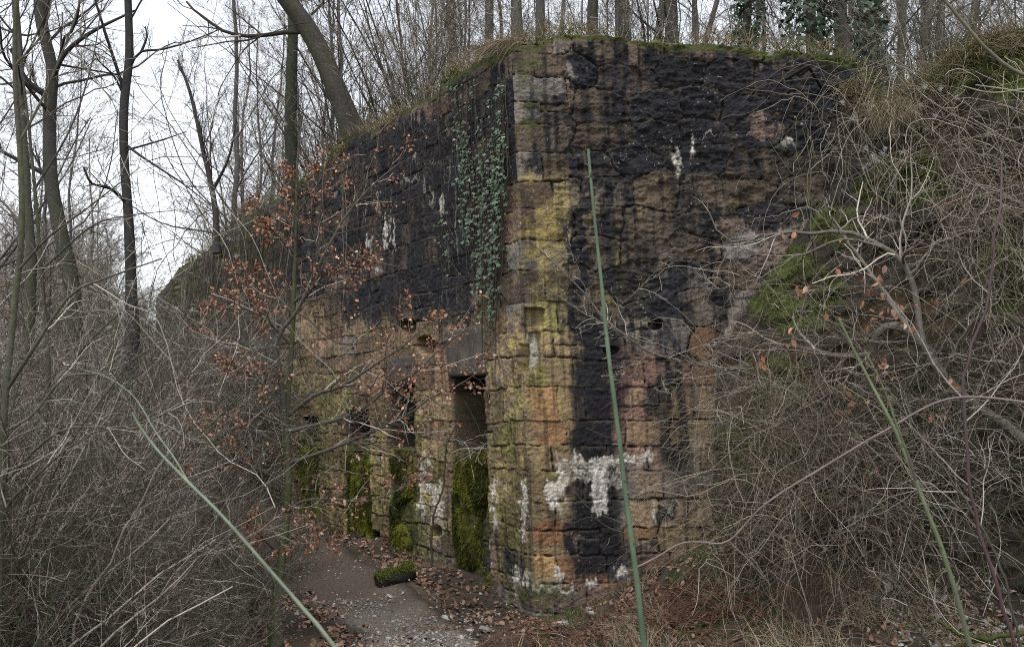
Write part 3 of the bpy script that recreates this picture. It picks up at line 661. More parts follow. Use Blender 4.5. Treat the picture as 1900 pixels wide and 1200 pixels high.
def trunk_mesh(P, Rd, C, k=12, rough=.12, moss=0.):
    n = len(P); mb = MB(); T = unit(np.gradient(P, axis=0)); ref = A(0, 1, 0); u = unit(np.cross(T, ref)); v = np.cross(T, u)
    a = np.arange(k) / k * 2 * math.pi; Aa, Z_ = np.meshgrid(a, np.arange(n) * 1.0)
    s0 = float(rng.uniform(0, 90)); f = 1 + rough * 2 * (fbm(np.cos(Aa) * 1.6 + s0, Z_ * .45 + np.sin(Aa) * 1.6, 700, 3) - .5)
    V = P[:, None] + (np.cos(Aa)[..., None] * u[:, None] + np.sin(Aa)[..., None] * v[:, None]) * (Rd[:, None] * f)[..., None]
    c = np.tile(np.asarray(C), (n, k, 1)) * (.65 + .7 * fbm(Aa * 1.2 + s0, Z_ * .7, 703))[..., None]
    if moss: c = mixc(c, A(.055, .07, .018), moss * ss(.4, .62, fbm(np.cos(Aa) + s0, Z_ * .25 + np.sin(Aa), 705)))
    i = np.arange(n - 1)[:, None] * k; j = np.arange(k)[None]; jn_ = (j + 1) % k
    mb.add(V, np.stack([i + j, i + jn_, i + k + jn_, i + k + j], -1), None, c); return mb
def tree(name, label, P, r0, r1, limbs=None, auto=None, levels=(), col=BARK, group=None, moss=0., pale=.2, dark=.8, flare=1.5, cat="tree"):
    n = len(P); t = np.linspace(0, 1, n); Rd = r0 + (r1 - r0) * t; Rd = Rd * (1 + (flare - 1) * np.exp(-t * 14))
    root = thing(name, label, cat, P[0], group)
    trunk_mesh(P, Rd, col, moss=moss).build("trunk", M_BARK, root)
    mb = MB(); LP, LR = np.zeros((0, 12, 3)), np.zeros((0, 12))
    if limbs: LP, LR = limb_set(limbs, 12)
    if auto:
        a, b = spawn(P[None], Rd[None], n=12, **auto); LP = np.concatenate([LP, a]); LR = np.concatenate([LR, b])
    if len(LP):
        lb = MB(); tubes(lb, LP, LR, 6, np.tile(np.asarray(col) * .9, (len(LP), 1))); lb.build("limbs", M_BARK, root)
        crown(mb, LP, LR, levels, pale=pale, dark=dark); mb.build("crown", M_TWIG, root)
    return root
def AUTO(per, t0=.25, t1=.98, ang=.9, lr=(.2, .42), **k):
    d = dict(per=per, t0=t0, t1=t1, ang=ang, lr=lr, wig=.13, bend=(0, 0, .05), rr=.30, rmin=.004, asd=.25); d.update(k); return d
def lineup(px0, py0, Y, px1, py1, H, n=26, wob=.04):
    """trunk path through two photo points at depth Y, continued to height H above its base"""
    a = pix(px0, py0, Y); b = pix(px1, py1, Y); d = (b - a) / max(np.linalg.norm(b - a), 1e-6)
    t = np.linspace(0, H, n); p = a + d * t[:, None]; s = float(rng.uniform(0, 99))
    p[:, 0] += wob * (fbm(t * .5, t * 0 + s, 710) - .5) * 2 * np.minimum(t, 1.5); p[:, 1] += wob * (fbm(t * .5, t * 0 + s + 9, 711) - .5) * 2 * np.minimum(t, 1.5)
    return p
DKB = A(.060, .052, .045)

# ------------------------------------------------------------------ trees on top behind the wall
TW = [lv(7, .15, 1, .8, (.3, .6)), lv(6, .15, 1, .75, (.3, .6), lmax=1.2), lv(3, .2, 1, .7, (.35, .6), n=4, lmax=.6)]
TW2 = [lv(7, .15, 1, .8, (.3, .6)), lv(6, .15, 1, .75, (.3, .6), lmax=1.2)]
lean = pathpx([(672, 300, 11.6), (655, 245, 11.6), (622, 160, 11.7), (577, 62, 11.8), (520, -20, 11.9), (440, -160, 12.1), (330, -380, 12.4)], 40)
tree("leaning_tree", "thick mossy trunk leaning left over the top of the wall's left face", lean, .128, .085, None, AUTO(12, .3, .95, 1.0, (.25, .4)), TW, DKB * .75, moss=.35)
tree("bare_tree", "upright greenish trunk crossing behind the thick leaning tree", lineup(541, 420, 13.6, 548, 0, 8.5, 34), .086, .05, None, AUTO(14, .3, .95), TW, A(.045, .048, .036), moss=.4)
tops = [ # px at top edge, py there, px at frame top, Y, radius, label, lean
    (842, 150, 836, 17, .10, "slim grey trunk farthest left of the row above the wall's corner"),
    (905, 130, 908, 18, .10, "grey trunk rising just left of the wall's top corner"),
    (962, 95, 958, 15, .095, "pale straight trunk right above the wall's top corner"),
    (1003, 80, 1002, 14, .072, "dark green trunk just right of the wall's top corner"),
    (1040, 80, 1046, 24, .06, "very thin trunk between two thicker ones above the right face"),
    (1098, 80, 1100, 16.5, .105, "grey trunk standing above the dark stained column of the right face"),
    (1158, 85, 1154, 15, .12, "thickest bare trunk above the middle of the right face"),
    (1214, 95, 1232, 18, .09, "trunk leaning right above the right face"),
    (1252, 95, 1246, 20, .085, "trunk crossing close behind the one leaning right"),
    (1296, 98, 1330, 22, .07, "thin trunk leaning strongly right beside the small ivy clump"),
    (1562, 120, 1558, 14, .10, "bare grey trunk between the two ivy covered trees"),
    (1668, 160, 1674, 15, .07, "thin bare trunk just right of the thick ivy covered tree"),
    (1700, 160, 1728, 19, .08, "bare trunk leaning right over the dip beside the rock"),
    (1792, 120, 1812, 20, .10, "bare trunk rising behind the rock outcrop's grassy top")]
for a, b, c_, Y, r, lab in tops:
    r = r * .78
    P = lineup(a, b + 25, Y, c_, 0, 9 + Y * .15, 30); P[0, 2] = min(P[0, 2], float(ground_h(P[0, 0], P[0, 1])))
    tree("bare_tree", lab, P, r, r * .5, None, AUTO(13, .12, .98, .9, (.2, .4)), TW2 if Y > 19 else TW, A(.10, .09, .08) * (.75 if 'dark' in lab else 1.1), group="bare trees above the wall", moss=.25)
def ivy_tree(px0, py0, px1, Y, r, lab, spread, n, H=7., topy=0):
    P = lineup(px0, py0 + 30, Y, px1, -10, H, 26)
    root = tree("ivy_tree", lab, P, r, r * .5, None, AUTO(10, .3, .98), TW2, DKB, group="ivy covered trees on the wall")
    t = uni(0, .75, n); i = t * 25; p = np.stack([np.interp(i, np.arange(26), P[:, k]) for k in range(3)], -1)
    ang = uni(0, 6.283, n); cl = fbm(p[:, 2] * 1.5 + 9, ang, 720); rad = spread * (.35 + 1.1 * cl) * uni(.5, 1.05, n)
    out = np.stack([np.cos(ang), np.sin(ang), np.zeros(n)], -1); p = p + out * rad[:, None] + .05 * rnd(n, 3)
    mb = MB(); leaves(mb, p, out + .5 * rnd(n, 3) + A(0, 0, .3), uni(.06, .10, n), A(.026, .05, .022) * uni(.5, 1.6, n)[:, None], 'ivy', A(0, 0, -1) + .4 * rnd(n, 3))
    mb.build("ivy", M_IVY, root); return root
ivy_tree(1616, 160, 1612, 12.8, .10, "thickest ivy covered trunk standing right of the bare trunk", .26, 3600)
ivy_tree(1508, 120, 1500, 13.5, .07, "middle ivy covered tree with a ragged leafy crown over the wall", .40, 2600)
ivy_tree(1382, 100, 1388, 15, .06, "small ivy clump on the thin tree left of the other ivied trees", .30, 1500)

# ------------------------------------------------------------------ trees on the left
T2 = pathpx([(246, 640, 11.5), (243, 510, 11.5), (238, 400, 11.5), (230, 285, 11.5), (231, 190, 11.5), (240, 100, 11.5), (237, -10, 11.5), (232, -160, 11.5), (240, -420, 11.6)], 44)
T2[0, 2] = float(ground_h(T2[0, 0], T2[0, 1])) - .05
tree("slender_tree", "slender dark tree alone against the white sky with a forked branch", T2, .062, .03,
     [([(229, 165, 11.5), (212, 112, 11.4), (195, 60, 11.3), (170, -20, 11.2)], .022, .012), ([(229, 175, 11.5), (210, 140, 11.4), (182, 112, 11.2), (176, 95, 11.2)], .016, .006),
      ([(241, 125, 11.5), (260, 97, 11.4), (300, 92, 11.2), (350, 78, 11.), (408, 55, 10.8)], .017, .005), ([(262, 97, 11.4), (272, 70, 11.4), (270, 50, 11.5)], .016, .008),
      ([(233, 268, 11.5), (262, 290, 11.3), (300, 315, 11.1), (345, 345, 10.9), (395, 385, 10.7)], .017, .005), ([(232, 280, 11.5), (300, 260, 11.2), (345, 245, 11.)], .014, .005),
      ([(238, 380, 11.5), (205, 350, 11.3), (170, 340, 11.1), (155, 310, 11.)], .024, .01)],
     AUTO(8, .55, .97, .8, (.2, .35)), [lv(5, .2, 1, .8, (.3, .5)), lv(4, .2, 1, .7, (.35, .6), lmax=.8)], A(.035, .033, .032), dark=.6)
T1 = pathpx([(140, 640, 13), (132, 520, 13), (112, 430, 13), (95, 330, 13), (92, 210, 13), (97, 130, 13), (80, 60, 13), (72, -20, 13), (60, -250, 13), (40, -500, 13)], 44)
T1[0, 2] = float(ground_h(T1[0, 0], T1[0, 1]))
tree("crooked_tree", "thick crooked grey trunk bending left behind the thicket", T1, .098, .05,
     [([(97, 150, 13), (120, 100, 12.8), (170, 60, 12.6), (250, 20, 12.3)], .04, .012), ([(92, 180, 13), (50, 150, 12.8), (20, 90, 12.6)], .05, .02), ([(96, 330, 13), (40, 300, 12.8), (-20, 270, 12.6)], .035, .02)],
     AUTO(16, .3, .97, .95, (.18, .35)), TW, A(.065, .06, .055), moss=.25)
P = lineup(60, 520, 12, 28, 0, 9, 36); P[0, 2] = float(ground_h(P[0, 0], P[0, 1]))
tree("bare_tree", "slightly leaning trunk at the far left edge beside the crooked trunk", P, .05, .03, None, AUTO(26, .2, .97, .95, (.18, .36)), TW, A(.07, .064, .056), moss=.3)
P = pathpx([(402, 470, 16), (398, 380, 16), (375, 270, 16), (352, 170, 16), (330, 112, 16)], 30)
tree("bare_tree", "small thin tree leaning left on the bank beyond the wall's far end", P, .055, .02, [([(397, 350, 16), (425, 290, 15.8), (440, 215, 15.8)], .03, .01)], AUTO(14, .3, .97, .6, (.25, .5)), TW, A(.06, .054, .05))
# far woods: three kinds, copied
def generic(H, r, per, ang, lr, levels, s=.04, col=A(.09, .083, .078)):
    t = np.linspace(0, H, 30); f = float(rng.uniform(0, 99)); P = np.stack([s * H * (fbm(t * .3, t * 0 + f, 730) - .5), s * H * (fbm(t * .3, t * 0 + f + 5, 731) - .5), t], -1); P -= P[0]
    return P, r, r * .18, None, AUTO(per, .12, .98, ang, lr), levels, col
FW = [lv(7, .15, 1, .75, (.3, .6)), lv(6, .15, 1, .7, (.3, .6), rmin=.0045), lv(4, .2, 1, .65, (.35, .65), n=4, rmin=.004)]
FARL, FARG = "leafless grey tree in the wood beyond the thicket on the left", "bare trees in the wood on the left"
UPL, UPG = "leafless grey tree farther back in the wood above the wall", "bare trees farther back above the wall"
protos = [tree("distant_tree", FARL, *generic(15, .11, 30, .75, (.22, .4), FW), group=FARG, dark=1.15, pale=.4),
          tree("distant_tree", FARL, *generic(12, .075, 26, .6, (.25, .42), FW), group=FARG, dark=1.15, pale=.4),
          tree("distant_tree", FARL, *generic(7, .045, 30, .7, (.3, .5), FW), group=FARG, dark=1.15, pale=.4)]
far = []
for i in range(10): far.append((rng.uniform(-260, 235), rng.uniform(19, 45), i % 2))
for i in range(16): far.append((rng.uniform(425, 640), rng.uniform(22, 45), i % 2))
for i in range(80): far.append((rng.uniform(-60, 600), rng.uniform(22, 48), 2)) if i % 4 else far.append((rng.uniform(240, 440), rng.uniform(30, 48), 3))
first = [True] * 3
for px_, Y, kd in far:
    low = kd == 3 or (kd == 2 and 235 < px_ < 440); kd = min(kd, 2)
    x = (px_ - 950) / FPX * Y; loc = (x, Y, float(ground_h(x, Y)) - .1); sc = float(rng.uniform(.75, 1.1)) * (1 if kd < 2 else Y / 34) * (.62 if low else 1)
    if first[kd]: first[kd] = False; o = protos[kd]; o.location = loc; o.scale = (sc,) * 3
    else: copy_thing(protos[kd], loc, float(rng.uniform(0, 6.28)), sc)
for i in range(60):
    px_ = rng.uniform(640, 2050); Y = rng.uniform(14, 38); x = (px_ - 950) / FPX * Y
    o = copy_thing(protos[i % 3], (x, Y, max(float(ground_h(x, Y)), 4.0) - .1), float(rng.uniform(0, 6.28)), float(rng.uniform(.5, 1.0)) * (.55 + Y / 50), UPL); o["group"] = UPG
# ------------------------------------------------------------------ shrubs
def shrub_mb(nst, H, spread, levels, r=.009, pale=.24, green=.25, red=.25, dark=.95, arch=-.035, base=.18):
    S = np.stack([base * rnd(nst), base * rnd(nst), np.zeros(nst) - .05], -1); a = uni(0, 6.283, nst); s = np.abs(rnd(nst)) * spread + .1
    D = np.stack([np.cos(a) * s, np.sin(a) * s, np.ones(nst)], -1)
    P = grow(S, D, uni(.6, 1.1, nst) * H, 12, .12, (0, 0, arch)); Rr = uni(.6, 1.2, nst)[:, None] * r * np.linspace(1, .3, 12)[None]
    st, tw = MB(), MB(); tubes(st, P, Rr, 4, twigcol(nst, pale * .6, green * 1.5, red, dark)); out = crown(tw, P, Rr, levels, pale, green, red, dark)
    return st, tw, out
def shrub(name, label, loc, group=None, cat="shrub", leaf=0, **k):
    st, tw, out = shrub_mb(**k); root = thing(name, label, cat, (0, 0, 0), group)
    st.build("stems", M_TWIG, root); tw.build("crown", M_TWIG, root)
    if leaf:
        lb = MB(); Pp = out[-1][0]; i = rng.integers(0, len(Pp), leaf); p = Pp[i, -1]
        leaves(lb, p, rnd(leaf, 3), uni(.03, .055, leaf), leafcol(leaf), 'beech', A(0, 0, -1) + .5 * rnd(leaf, 3)); lb.build("leaves", M_LEAF, root)
    root.location = tuple(loc); return root
SL = [lv(9, .15, 1, .7, (.3, .6), n=6, wig=.16), lv(6, .1, 1, .75, (.3, .65), n=5, wig=.2, rmin=.0013), lv(3, .2, 1, .8, (.35, .7), n=4, wig=.2, rmin=.0011)]
SL2 = [lv(8, .15, 1, .8, (.35, .7), n=7, wig=.22, bend=(0, 0, -.03)), lv(6, .1, 1, .8, (.3, .65), n=5, wig=.22, rmin=.0013), lv(3, .2, 1, .8, (.35, .7), n=4, wig=.2, rmin=.0011)]
THL, THG = "leafless twiggy shrub tangled into the thicket left of the path", "shrubs of the thicket on the left"
sp_ = [dict(nst=14, H=2.3, spread=.35, levels=SL), dict(nst=16, H=2.6, spread=.5, levels=SL2, arch=-.06, pale=.3), dict(nst=12, H=1.7, spread=.6, levels=SL2, arch=-.07, green=.35, dark=.75), dict(nst=18, H=2.0, spread=.45, levels=SL, dark=.75, red=.3)]
shp = [shrub("bare_shrub", THL, (0, 0, 0), THG, **k) for k in sp_]
cnt = 0; used = [False] * 4
def put(i, x, y, sc, lab=None, grp=None):
    loc = (x, y, float(ground_h(x, y)))
    if not used[i] and lab is None:
        used[i] = True; o = shp[i]; o.location = loc; o.scale = (sc,) * 3; o.rotation_euler = (0, 0, float(rng.uniform(0, 6.28)))
    else: o = copy_thing(shp[i], loc, float(rng.uniform(0, 6.28)), sc, lab)
    if grp: o["group"] = grp
    return o
for j in range(86):
    Y = 4.6 + 11.5 * (j / 86.) ** 1.15 + rng.uniform(-.2, .2); lim = np.interp(Y, [4.5, 6.5, 8, 11, 16], [150, 290, 320, 390, 430]); pxx = rng.uniform(-160, lim)
    hs_ = rng.uniform(.7, 1.08) * (1 if Y < 11 else 1.15) * (.62 if pxx > lim - 110 else 1)
    hmax = (1.6 + (753 - np.interp(pxx, [-100, 180, 260, 450], [330, 430, 500, 540])) / FPX * Y) / 2.2
    put(int(rng.integers(0, 4)), (pxx - 950) / FPX * Y, Y, float(min(hs_, max(hmax, .6))))
for j in range(16):
    Y = rng.uniform(4.9, 6.7); pxx = rng.uniform(60, np.interp(Y, [4.9, 6.7], [400, 430])); o = put(2 if j % 3 else 1, (pxx - 950) / FPX * Y, Y, float(rng.uniform(.3, .45)))
for j in range(20):
    Y = 6.6 + 3.2 * j / 20; pxx = np.interp(Y, [6.6, 9.8], [430, 540]) + rng.uniform(-90, 10); put([2, 3, 2, 0][j % 4], (pxx - 950) / FPX * Y, Y, float(rng.uniform(.32, .52)))
for j in range(12):
    Y = rng.uniform(12, 17.5); pxx = rng.uniform(270, 440); put([0, 3, 1][j % 3], (pxx - 950) / FPX * Y, Y, float(rng.uniform(1.0, 1.35)))
# scrub on the plateau, leaning over the wall's left face
SCL, SCG = "leafless thin scrub growing on top of the wall", "scrub on top of the wall"
for pxx, Y, sc, i in [(700, 12, 1.0, 0), (750, 11.5, 1.1, 3), (800, 11, 1.0, 0), (640, 13.5, 1.1, 0), (600, 14.5, 1.0, 3), (470, 18, .9, 0), (850, 10.6, .8, 3), (1120, 10.5, .6, 0), (1330, 11, .7, 3), (1450, 11, .6, 0), (1250, 12, .8, 3), (1530, 10.5, .6, 2), (1720, 10, .7, 0), (1800, 9.8, .7, 3), (1880, 9.8, .8, 0), (1650, 12, .9, 3), (420, 19, .9, 3)]:
    x = (pxx - 950) / FPX * Y; put(i, x, Y, sc, SCL, SCG)
# fan of straight hazel rods leaning left behind the wall top
def fan(name, label, loc, n, H, lean, sd=.22):
    root = thing(name, label, "shrub", loc); S = np.asarray(loc) + np.stack([.2 * rnd(n), .2 * rnd(n), np.zeros(n) - .1], -1)
    D = A(*lean) + sd * rnd(n, 3); P = grow(S, D, uni(.6, 1.1, n) * H, 14, .04, (0, 0, .01)); Rr = uni(.008, .022, n)[:, None] * np.linspace(1, .25, 14)[None]
    a, b = MB(), MB(); tubes(a, P, Rr, 5, twigcol(n, .1, .2, .3, .7)); crown(b, P, Rr, [lv(12, .15, 1, .6, (.15, .32), n=6), lv(4, .2, 1, .6, (.3, .5))], .1, .1, .3, .8)
    a.build("rods", M_TWIG, root); b.build("crown", M_TWIG, root); return root
fan("hazel_bush", "fan of straight leafless rods spreading left behind the wall's left face", A(-1.1, 13.2, 4.2), 34, 4.6, (-.35, 0, 1), .25)
fan("hazel_bush", "upright cluster of leafless rods behind the leaning trunk", A(-2.5, 15.5, 4.2), 24, 4.5, (-.1, 0, 1), .22)

# ------------------------------------------------------------------ beech sapling with dry leaves, left of the wall
YB = 6.9
bt = pathpx([(512, 1190, 6.75), (514, 1110, 6.78), (524, 1030, 6.85), (531, 960, YB), (535, 880, YB), (531, 780, YB), (538, 690, YB), (544, 600, YB), (547, 500, YB), (549, 400, YB), (552, 300, YB), (560, 215, YB)], 50)
bt[0, 2] = float(ground_h(bt[0, 0], bt[0, 1])) - .06
beech = thing("beech_sapling", "young beech keeping its red brown dry leaves in front of the wall's left face", "tree", bt[0])
tt = np.linspace(0, 1, 50); br_ = np.interp(tt, [0, .06, .14, .3, .55, 1], [.055, .036, .028, .024, .016, .005])
trunk_mesh(bt, br_, A(.075, .07, .05), 12, .12, .8).build("trunk", M_BARK, beech)
BL = [([(529, 790, YB), (520, 690, YB - .1), (512, 632, YB - .15), (556, 570, YB - .2), (577, 520, YB - .25), (610, 457, YB - .3), (640, 403, YB - .3), (690, 345, YB - .3), (745, 300, YB - .3)], .019, .004),
      ([(534, 772, YB), (583, 733, YB - .1), (633, 717, YB - .2), (690, 680, YB - .3), (750, 640, YB - .4), (800, 595, YB - .45)], .015, .003),
      ([(533, 800, YB), (600, 785, YB - .1), (650, 770, YB - .2), (690, 746, YB - .3), (727, 713, YB - .3), (770, 692, YB - .35), (817, 647, YB - .4), (880, 600, YB - .4)], .016, .003),
      ([(534, 860, YB), (620, 830, YB - .1), (700, 797, YB - .2), (760, 767, YB - .3), (800, 737, YB - .35), (850, 715, YB - .4), (890, 688, YB - .4)], .014, .003),
      ([(534, 950, YB), (560, 930, YB - .1), (610, 925, YB - .2), (670, 930, YB - .3), (720, 918, YB - .3), (765, 890, YB - .3)], .012, .003),
      ([(531, 780, YB), (505, 730, YB - .1), (465, 695, YB - .2), (420, 672, YB - .3)], .012, .003),
      ([(532, 830, YB), (470, 800, YB - .1), (400, 780, YB - .2), (340, 790, YB - .3)], .010, .003),
      ([(540, 640, YB), (500, 600, YB - .1), (440, 565, YB - .2), (385, 555, YB - .3)], .011, .003),
      ([(533, 900, YB), (480, 870, YB - .1), (420, 850, YB - .2), (350, 855, YB - .3)], .010, .003),
      ([(545, 560, YB), (600, 520, YB - .2), (650, 490, YB - .2), (690, 470, YB - .2)], .010, .003),
      ([(548, 470, YB), (500, 420, YB - .1), (470, 380, YB - .1)], .009, .003),
      ([(549, 400, YB), (590, 340, YB - .1), (620, 270, YB - .1)], .008, .002),
      ([(522, 1030, YB), (480, 990, YB - .2), (470, 960, YB - .3)], .008, .003), ([(524, 1010, YB), (570, 985, YB - .2), (610, 1010, YB - .3)], .008, .003),
      ([(548, 450, YB), (530, 380, YB), (525, 310, YB)], .008, .003), ([(545, 580, YB), (480, 520, YB + .2), (430, 500, YB + .3)], .009, .003)]
LP, LR = limb_set(BL, 16); lb, tb, vb = MB(), MB(), MB()
tubes(lb, LP, LR, 6, A(.085, .078, .065)); lb.build("branches", M_BARK, beech)
out = crown(tb, LP, LR, [lv(18, .2, 1, .8, (.22, .5), n=7, wig=.14, rmin=.002, flat=.5), lv(6, .15, 1, .7, (.3, .6), n=5, wig=.16, rmin=.0013)], .3, .1, .3, .9)
tb.build("crown", M_TWIG, beech)
tw = out[1][0]; N = len(tw); sel = uni(0, 1, N) < .45 * ss(.30, .60, fbm(tw[:, 0, 0] * 2.6, tw[:, 0, 2] * 2.6, 800)) + .45
i = np.repeat(np.where(sel)[0], 4); f = uni(.35, 1, len(i)) * 4; a0 = np.minimum(f.astype(int), 3); p = tw[i, a0] + (tw[i, a0 + 1] - tw[i, a0]) * (f - a0)[:, None]
BC = np.array([(.21, .09, .052), (.28, .14, .085), (.14, .065, .042), (.42, .27, .20), (.24, .11, .06)])
nl = len(p); upd = unit(tw[i, 4] - tw[i, 0]) * .7 + A(0, 0, -.7) + .5 * rnd(nl, 3)
leaves(vb, p + upd * .012, rnd(nl, 3) + A(0, -.4, .3), uni(.017, .034, nl), BC[rng.integers(0, 5, nl)] * uni(.6, 1.35, nl)[:, None], 'beech', upd)
vb.build("leaves", M_LEAF, beech)

# ------------------------------------------------------------------ saplings close on the left
def sapling(name, label, trunk, r0, r1, limbs, levels, col, pale, leaf=0, cat="tree", n=40, base=True, dark=1.0, moss=.4):
    P = pathpx(trunk, n)
    root = thing(name, label, cat, P[0]); trunk_mesh(P, np.linspace(r0, r1, n), col, 10, .12, moss).build("trunk", M_BARK, root)
    L_, R_ = limb_set(limbs, 14); a, b = MB(), MB(); tubes(a, L_, R_, 6, np.tile(col, (len(L_), 1)) * 1.3); a.build("branches", M_BARK, root)
    o = crown(b, L_, R_, levels, pale, .15, .15, dark); b.build("crown", M_TWIG, root); return root
Ys = 4.6
sapling("thin_sapling", "thin upright sapling at the left edge with pale spreading side branches",
        [(-10, 1400, Ys), (0, 1000, Ys), (8, 760, Ys), (28, 560, Ys), (40, 440, Ys), (38, 300, Ys), (28, 150, Ys), (30, 0, Ys), (45, -250, Ys)], .020, .008,
        [([(15, 720, Ys), (60, 650, Ys - .2), (130, 548, Ys - .3), (200, 515, Ys - .4), (300, 480, Ys - .5)], .011, .003), ([(35, 500, Ys), (90, 440, Ys - .1), (170, 380, Ys - .2), (260, 310, Ys - .3)], .008, .002),
         ([(5, 970, Ys), (20, 930, Ys - .1), (60, 890, Ys - .2), (120, 835, Ys - .3), (180, 800, Ys - .3)], .010, .003), ([(38, 260, Ys), (80, 180, Ys), (130, 60, Ys), (160, -40, Ys)], .008, .003),
         ([(40, 420, Ys), (10, 380, Ys), (-40, 340, Ys)], .007, .003), ([(8, 800, Ys), (60, 770, Ys), (120, 700, Ys), (200, 690, Ys), (290, 640, Ys)], .008, .002), ([(30, 120, Ys), (80, 60, Ys), (100, -20, Ys)], .007, .003),
         ([(3, 900, Ys), (110, 800, Ys - .2), (240, 790, Ys - .3), (370, 740, Ys - .4)], .008, .002)],
        [lv(8, .1, 1, .7, (.25, .5), n=7, wig=.18, rmin=.0016), lv(5, .15, 1, .7, (.3, .6), n=5, wig=.2, rmin=.001)], A(.085, .08, .06), .6)
sapling("thin_sapling", "second sapling with dark crooked stem rising from the thicket's left side",
        [(60, 1150, 6.4), (70, 900, 6.4), (90, 700, 6.4), (75, 480, 6.4), (60, 300, 6.4), (40, 120, 6.4), (20, -60, 6.4)], .018, .006,
        [([(85, 740, 6.4), (160, 640, 6.2), (250, 560, 6), (330, 520, 6)], .010, .002), ([(78, 500, 6.4), (170, 420, 6.2), (240, 400, 6.2), (330, 390, 6.2)], .009, .002), ([(65, 350, 6.4), (130, 240, 6.3), (170, 120, 6.3), (190, 0, 6.3)], .009, .003),
         ([(75, 480, 6.4), (20, 400, 6.4), (-40, 360, 6.4)], .008, .003), ([(72, 860, 6.4), (180, 800, 6.3), (260, 810, 6.2)], .008, .002)],
        [lv(8, .1, 1, .7, (.3, .5), n=7, wig=.18, rmin=.0018), lv(5, .15, 1, .7, (.3, .6), n=5, wig=.2, rmin=.0012)], A(.06, .055, .045), .5)

# ------------------------------------------------------------------ right bank: arching shrub, brambles, vines
YR = 7.0
arch = thing("arching_shrub", "thick grey branch arching from the right edge over the brambles to the wall", "shrub", pix(1960, 860, 6.4))
AL = [([(1990, 900, 6.3), (1877, 797, 6.5), (1800, 745, 6.6), (1745, 690, 6.7), (1713, 640, 6.8), (1664, 604, 6.8), (1636, 611, 6.8), (1620, 632, 6.85), (1618, 656, 6.9), (1552, 660, 7.0), (1450, 641, 7.1), (1408, 674, 7.15), (1342, 684, 7.2), (1300, 677, 7.2), (1210, 655, 7.25), (1160, 622, 7.25), (1117, 587, 7.3), (1087, 547, 7.3), (1033, 493, 7.35), (983, 447, 7.4), (943, 403, 7.45)], .036, .002)]
LP, LR = limb_set(AL, 70); LR[0] = np.interp(np.linspace(0, 1, 70), [0, .25, .45, .6, 1], [.036, .032, .020, .012, .0022])
a = MB(); tubes(a, LP, LR, 8, A(.10, .09, .075)); a.build("main_branch", M_BARK, arch)
AL2 = [([(1300, 677, 7.2), (1230, 640, 7.1), (1180, 628, 7.1), (1120, 600, 7.15)], .006, .002), ([(1160, 622, 7.25), (1120, 600, 7.3), (1075, 575, 7.3), (1020, 540, 7.35), (1000, 505, 7.35)], .006, .002),
       ([(1240, 665, 7.2), (1300, 640, 7.1), (1350, 625, 7.05), (1430, 610, 7)], .005, .002), ([(1290, 676, 7.2), (1270, 700, 7.1), (1240, 730, 7.1), (1215, 720, 7.1)], .005, .002), ([(1213, 657, 7.2), (1180, 670, 7.2), (1140, 700, 7.2), (1125, 712, 7.2)], .005, .0015),
       ([(1092, 550, 7.3), (1065, 480, 7.3), (1055, 440, 7.3)], .004, .0015), ([(1120, 588, 7.3), (1160, 560, 7.2), (1210, 510, 7.2), (1230, 470, 7.2)], .004, .0015),
       ([(1700, 630, 6.8), (1560, 428, 7.0), (1540, 400, 7.0)], .02, .006), ([(1713, 640, 6.8), (1690, 520, 6.9), (1640, 460, 6.9), (1570, 432, 7.), (1520, 433, 7.), (1480, 432, 7.05), (1425, 434, 7.1), (1372, 452, 7.15), (1335, 432, 7.2), (1315, 392, 7.2)], .026, .005),
       ([(1640, 460, 6.9), (1560, 445, 6.9), (1470, 480, 7.), (1420, 510, 7.), (1340, 535, 7.1), (1290, 530, 7.1)], .010, .002), ([(1545, 425, 7.), (1500, 385, 7.), (1440, 400, 7.05), (1400, 405, 7.1)], .006, .002),
       ([(1420, 434, 7.1), (1350, 470, 7.1), (1325, 530, 7.1), (1310, 560, 7.1)], .006, .002), ([(1620, 650, 6.9), (1550, 720, 6.8), (1480, 760, 6.7), (1420, 800, 6.7)], .008, .002),
       ([(1330, 684, 7.2), (1325, 740, 7.1), (1330, 790, 7.05)], .005, .002), ([(1750, 690, 6.7), (1800, 600, 6.7), (1850, 560, 6.7)], .010, .003), ([(1680, 520, 6.9), (1740, 450, 6.9), (1800, 430, 6.9), (1850, 420, 6.9)], .009, .003), ([(1560, 425, 7.), (1600, 400, 7), (1680, 410, 7)], .007, .002)]
L2, R2 = limb_set(AL2, 16); L2[:, 1:-1] += .006 * rnd(len(L2), 14, 3); a = MB(); tubes(a, L2, R2, 5, np.tile(A(.17, .15, .125), (len(L2), 1)) * uni(.6, 1.3, len(L2))[:, None]); a.build("branches", M_BARK, arch)
b = MB(); o1 = crown(b, L2, R2, [lv(11, .1, 1, .8, (.2, .5), n=7, wig=.2, rmin=.0018), lv(5, .15, 1, .8, (.3, .6), n=5, wig=.2, rmin=.0012)], .55, .12, .2, 1.05); 
o2 = crown(b, LP[:, 25:], LR[:, 25:], [lv(26, .1, 1, .8, (.05, .16), n=6, wig=.18, rmin=.0016), lv(3, .2, 1, .8, (.3, .6), n=5, wig=.2, rmin=.0011)], .6, .1, .2, 1.05)
b.build("crown", M_TWIG, arch)
vb = MB(); cl = np.array([(1625, 575), (1660, 580), (1680, 610), (1640, 670), (1605, 545), (1770, 700), (1790, 720), (1810, 750), (1740, 770), (1650, 690), (1600, 640), (1730, 830), (1555, 770), (1590, 735), (1620, 520), (1540, 580), (1490, 520), (1555, 470), (1720, 560), (1760, 860), (1830, 700), (1480, 640), (1465, 430), (1790, 500), (1400, 665), (1610, 860)], float)
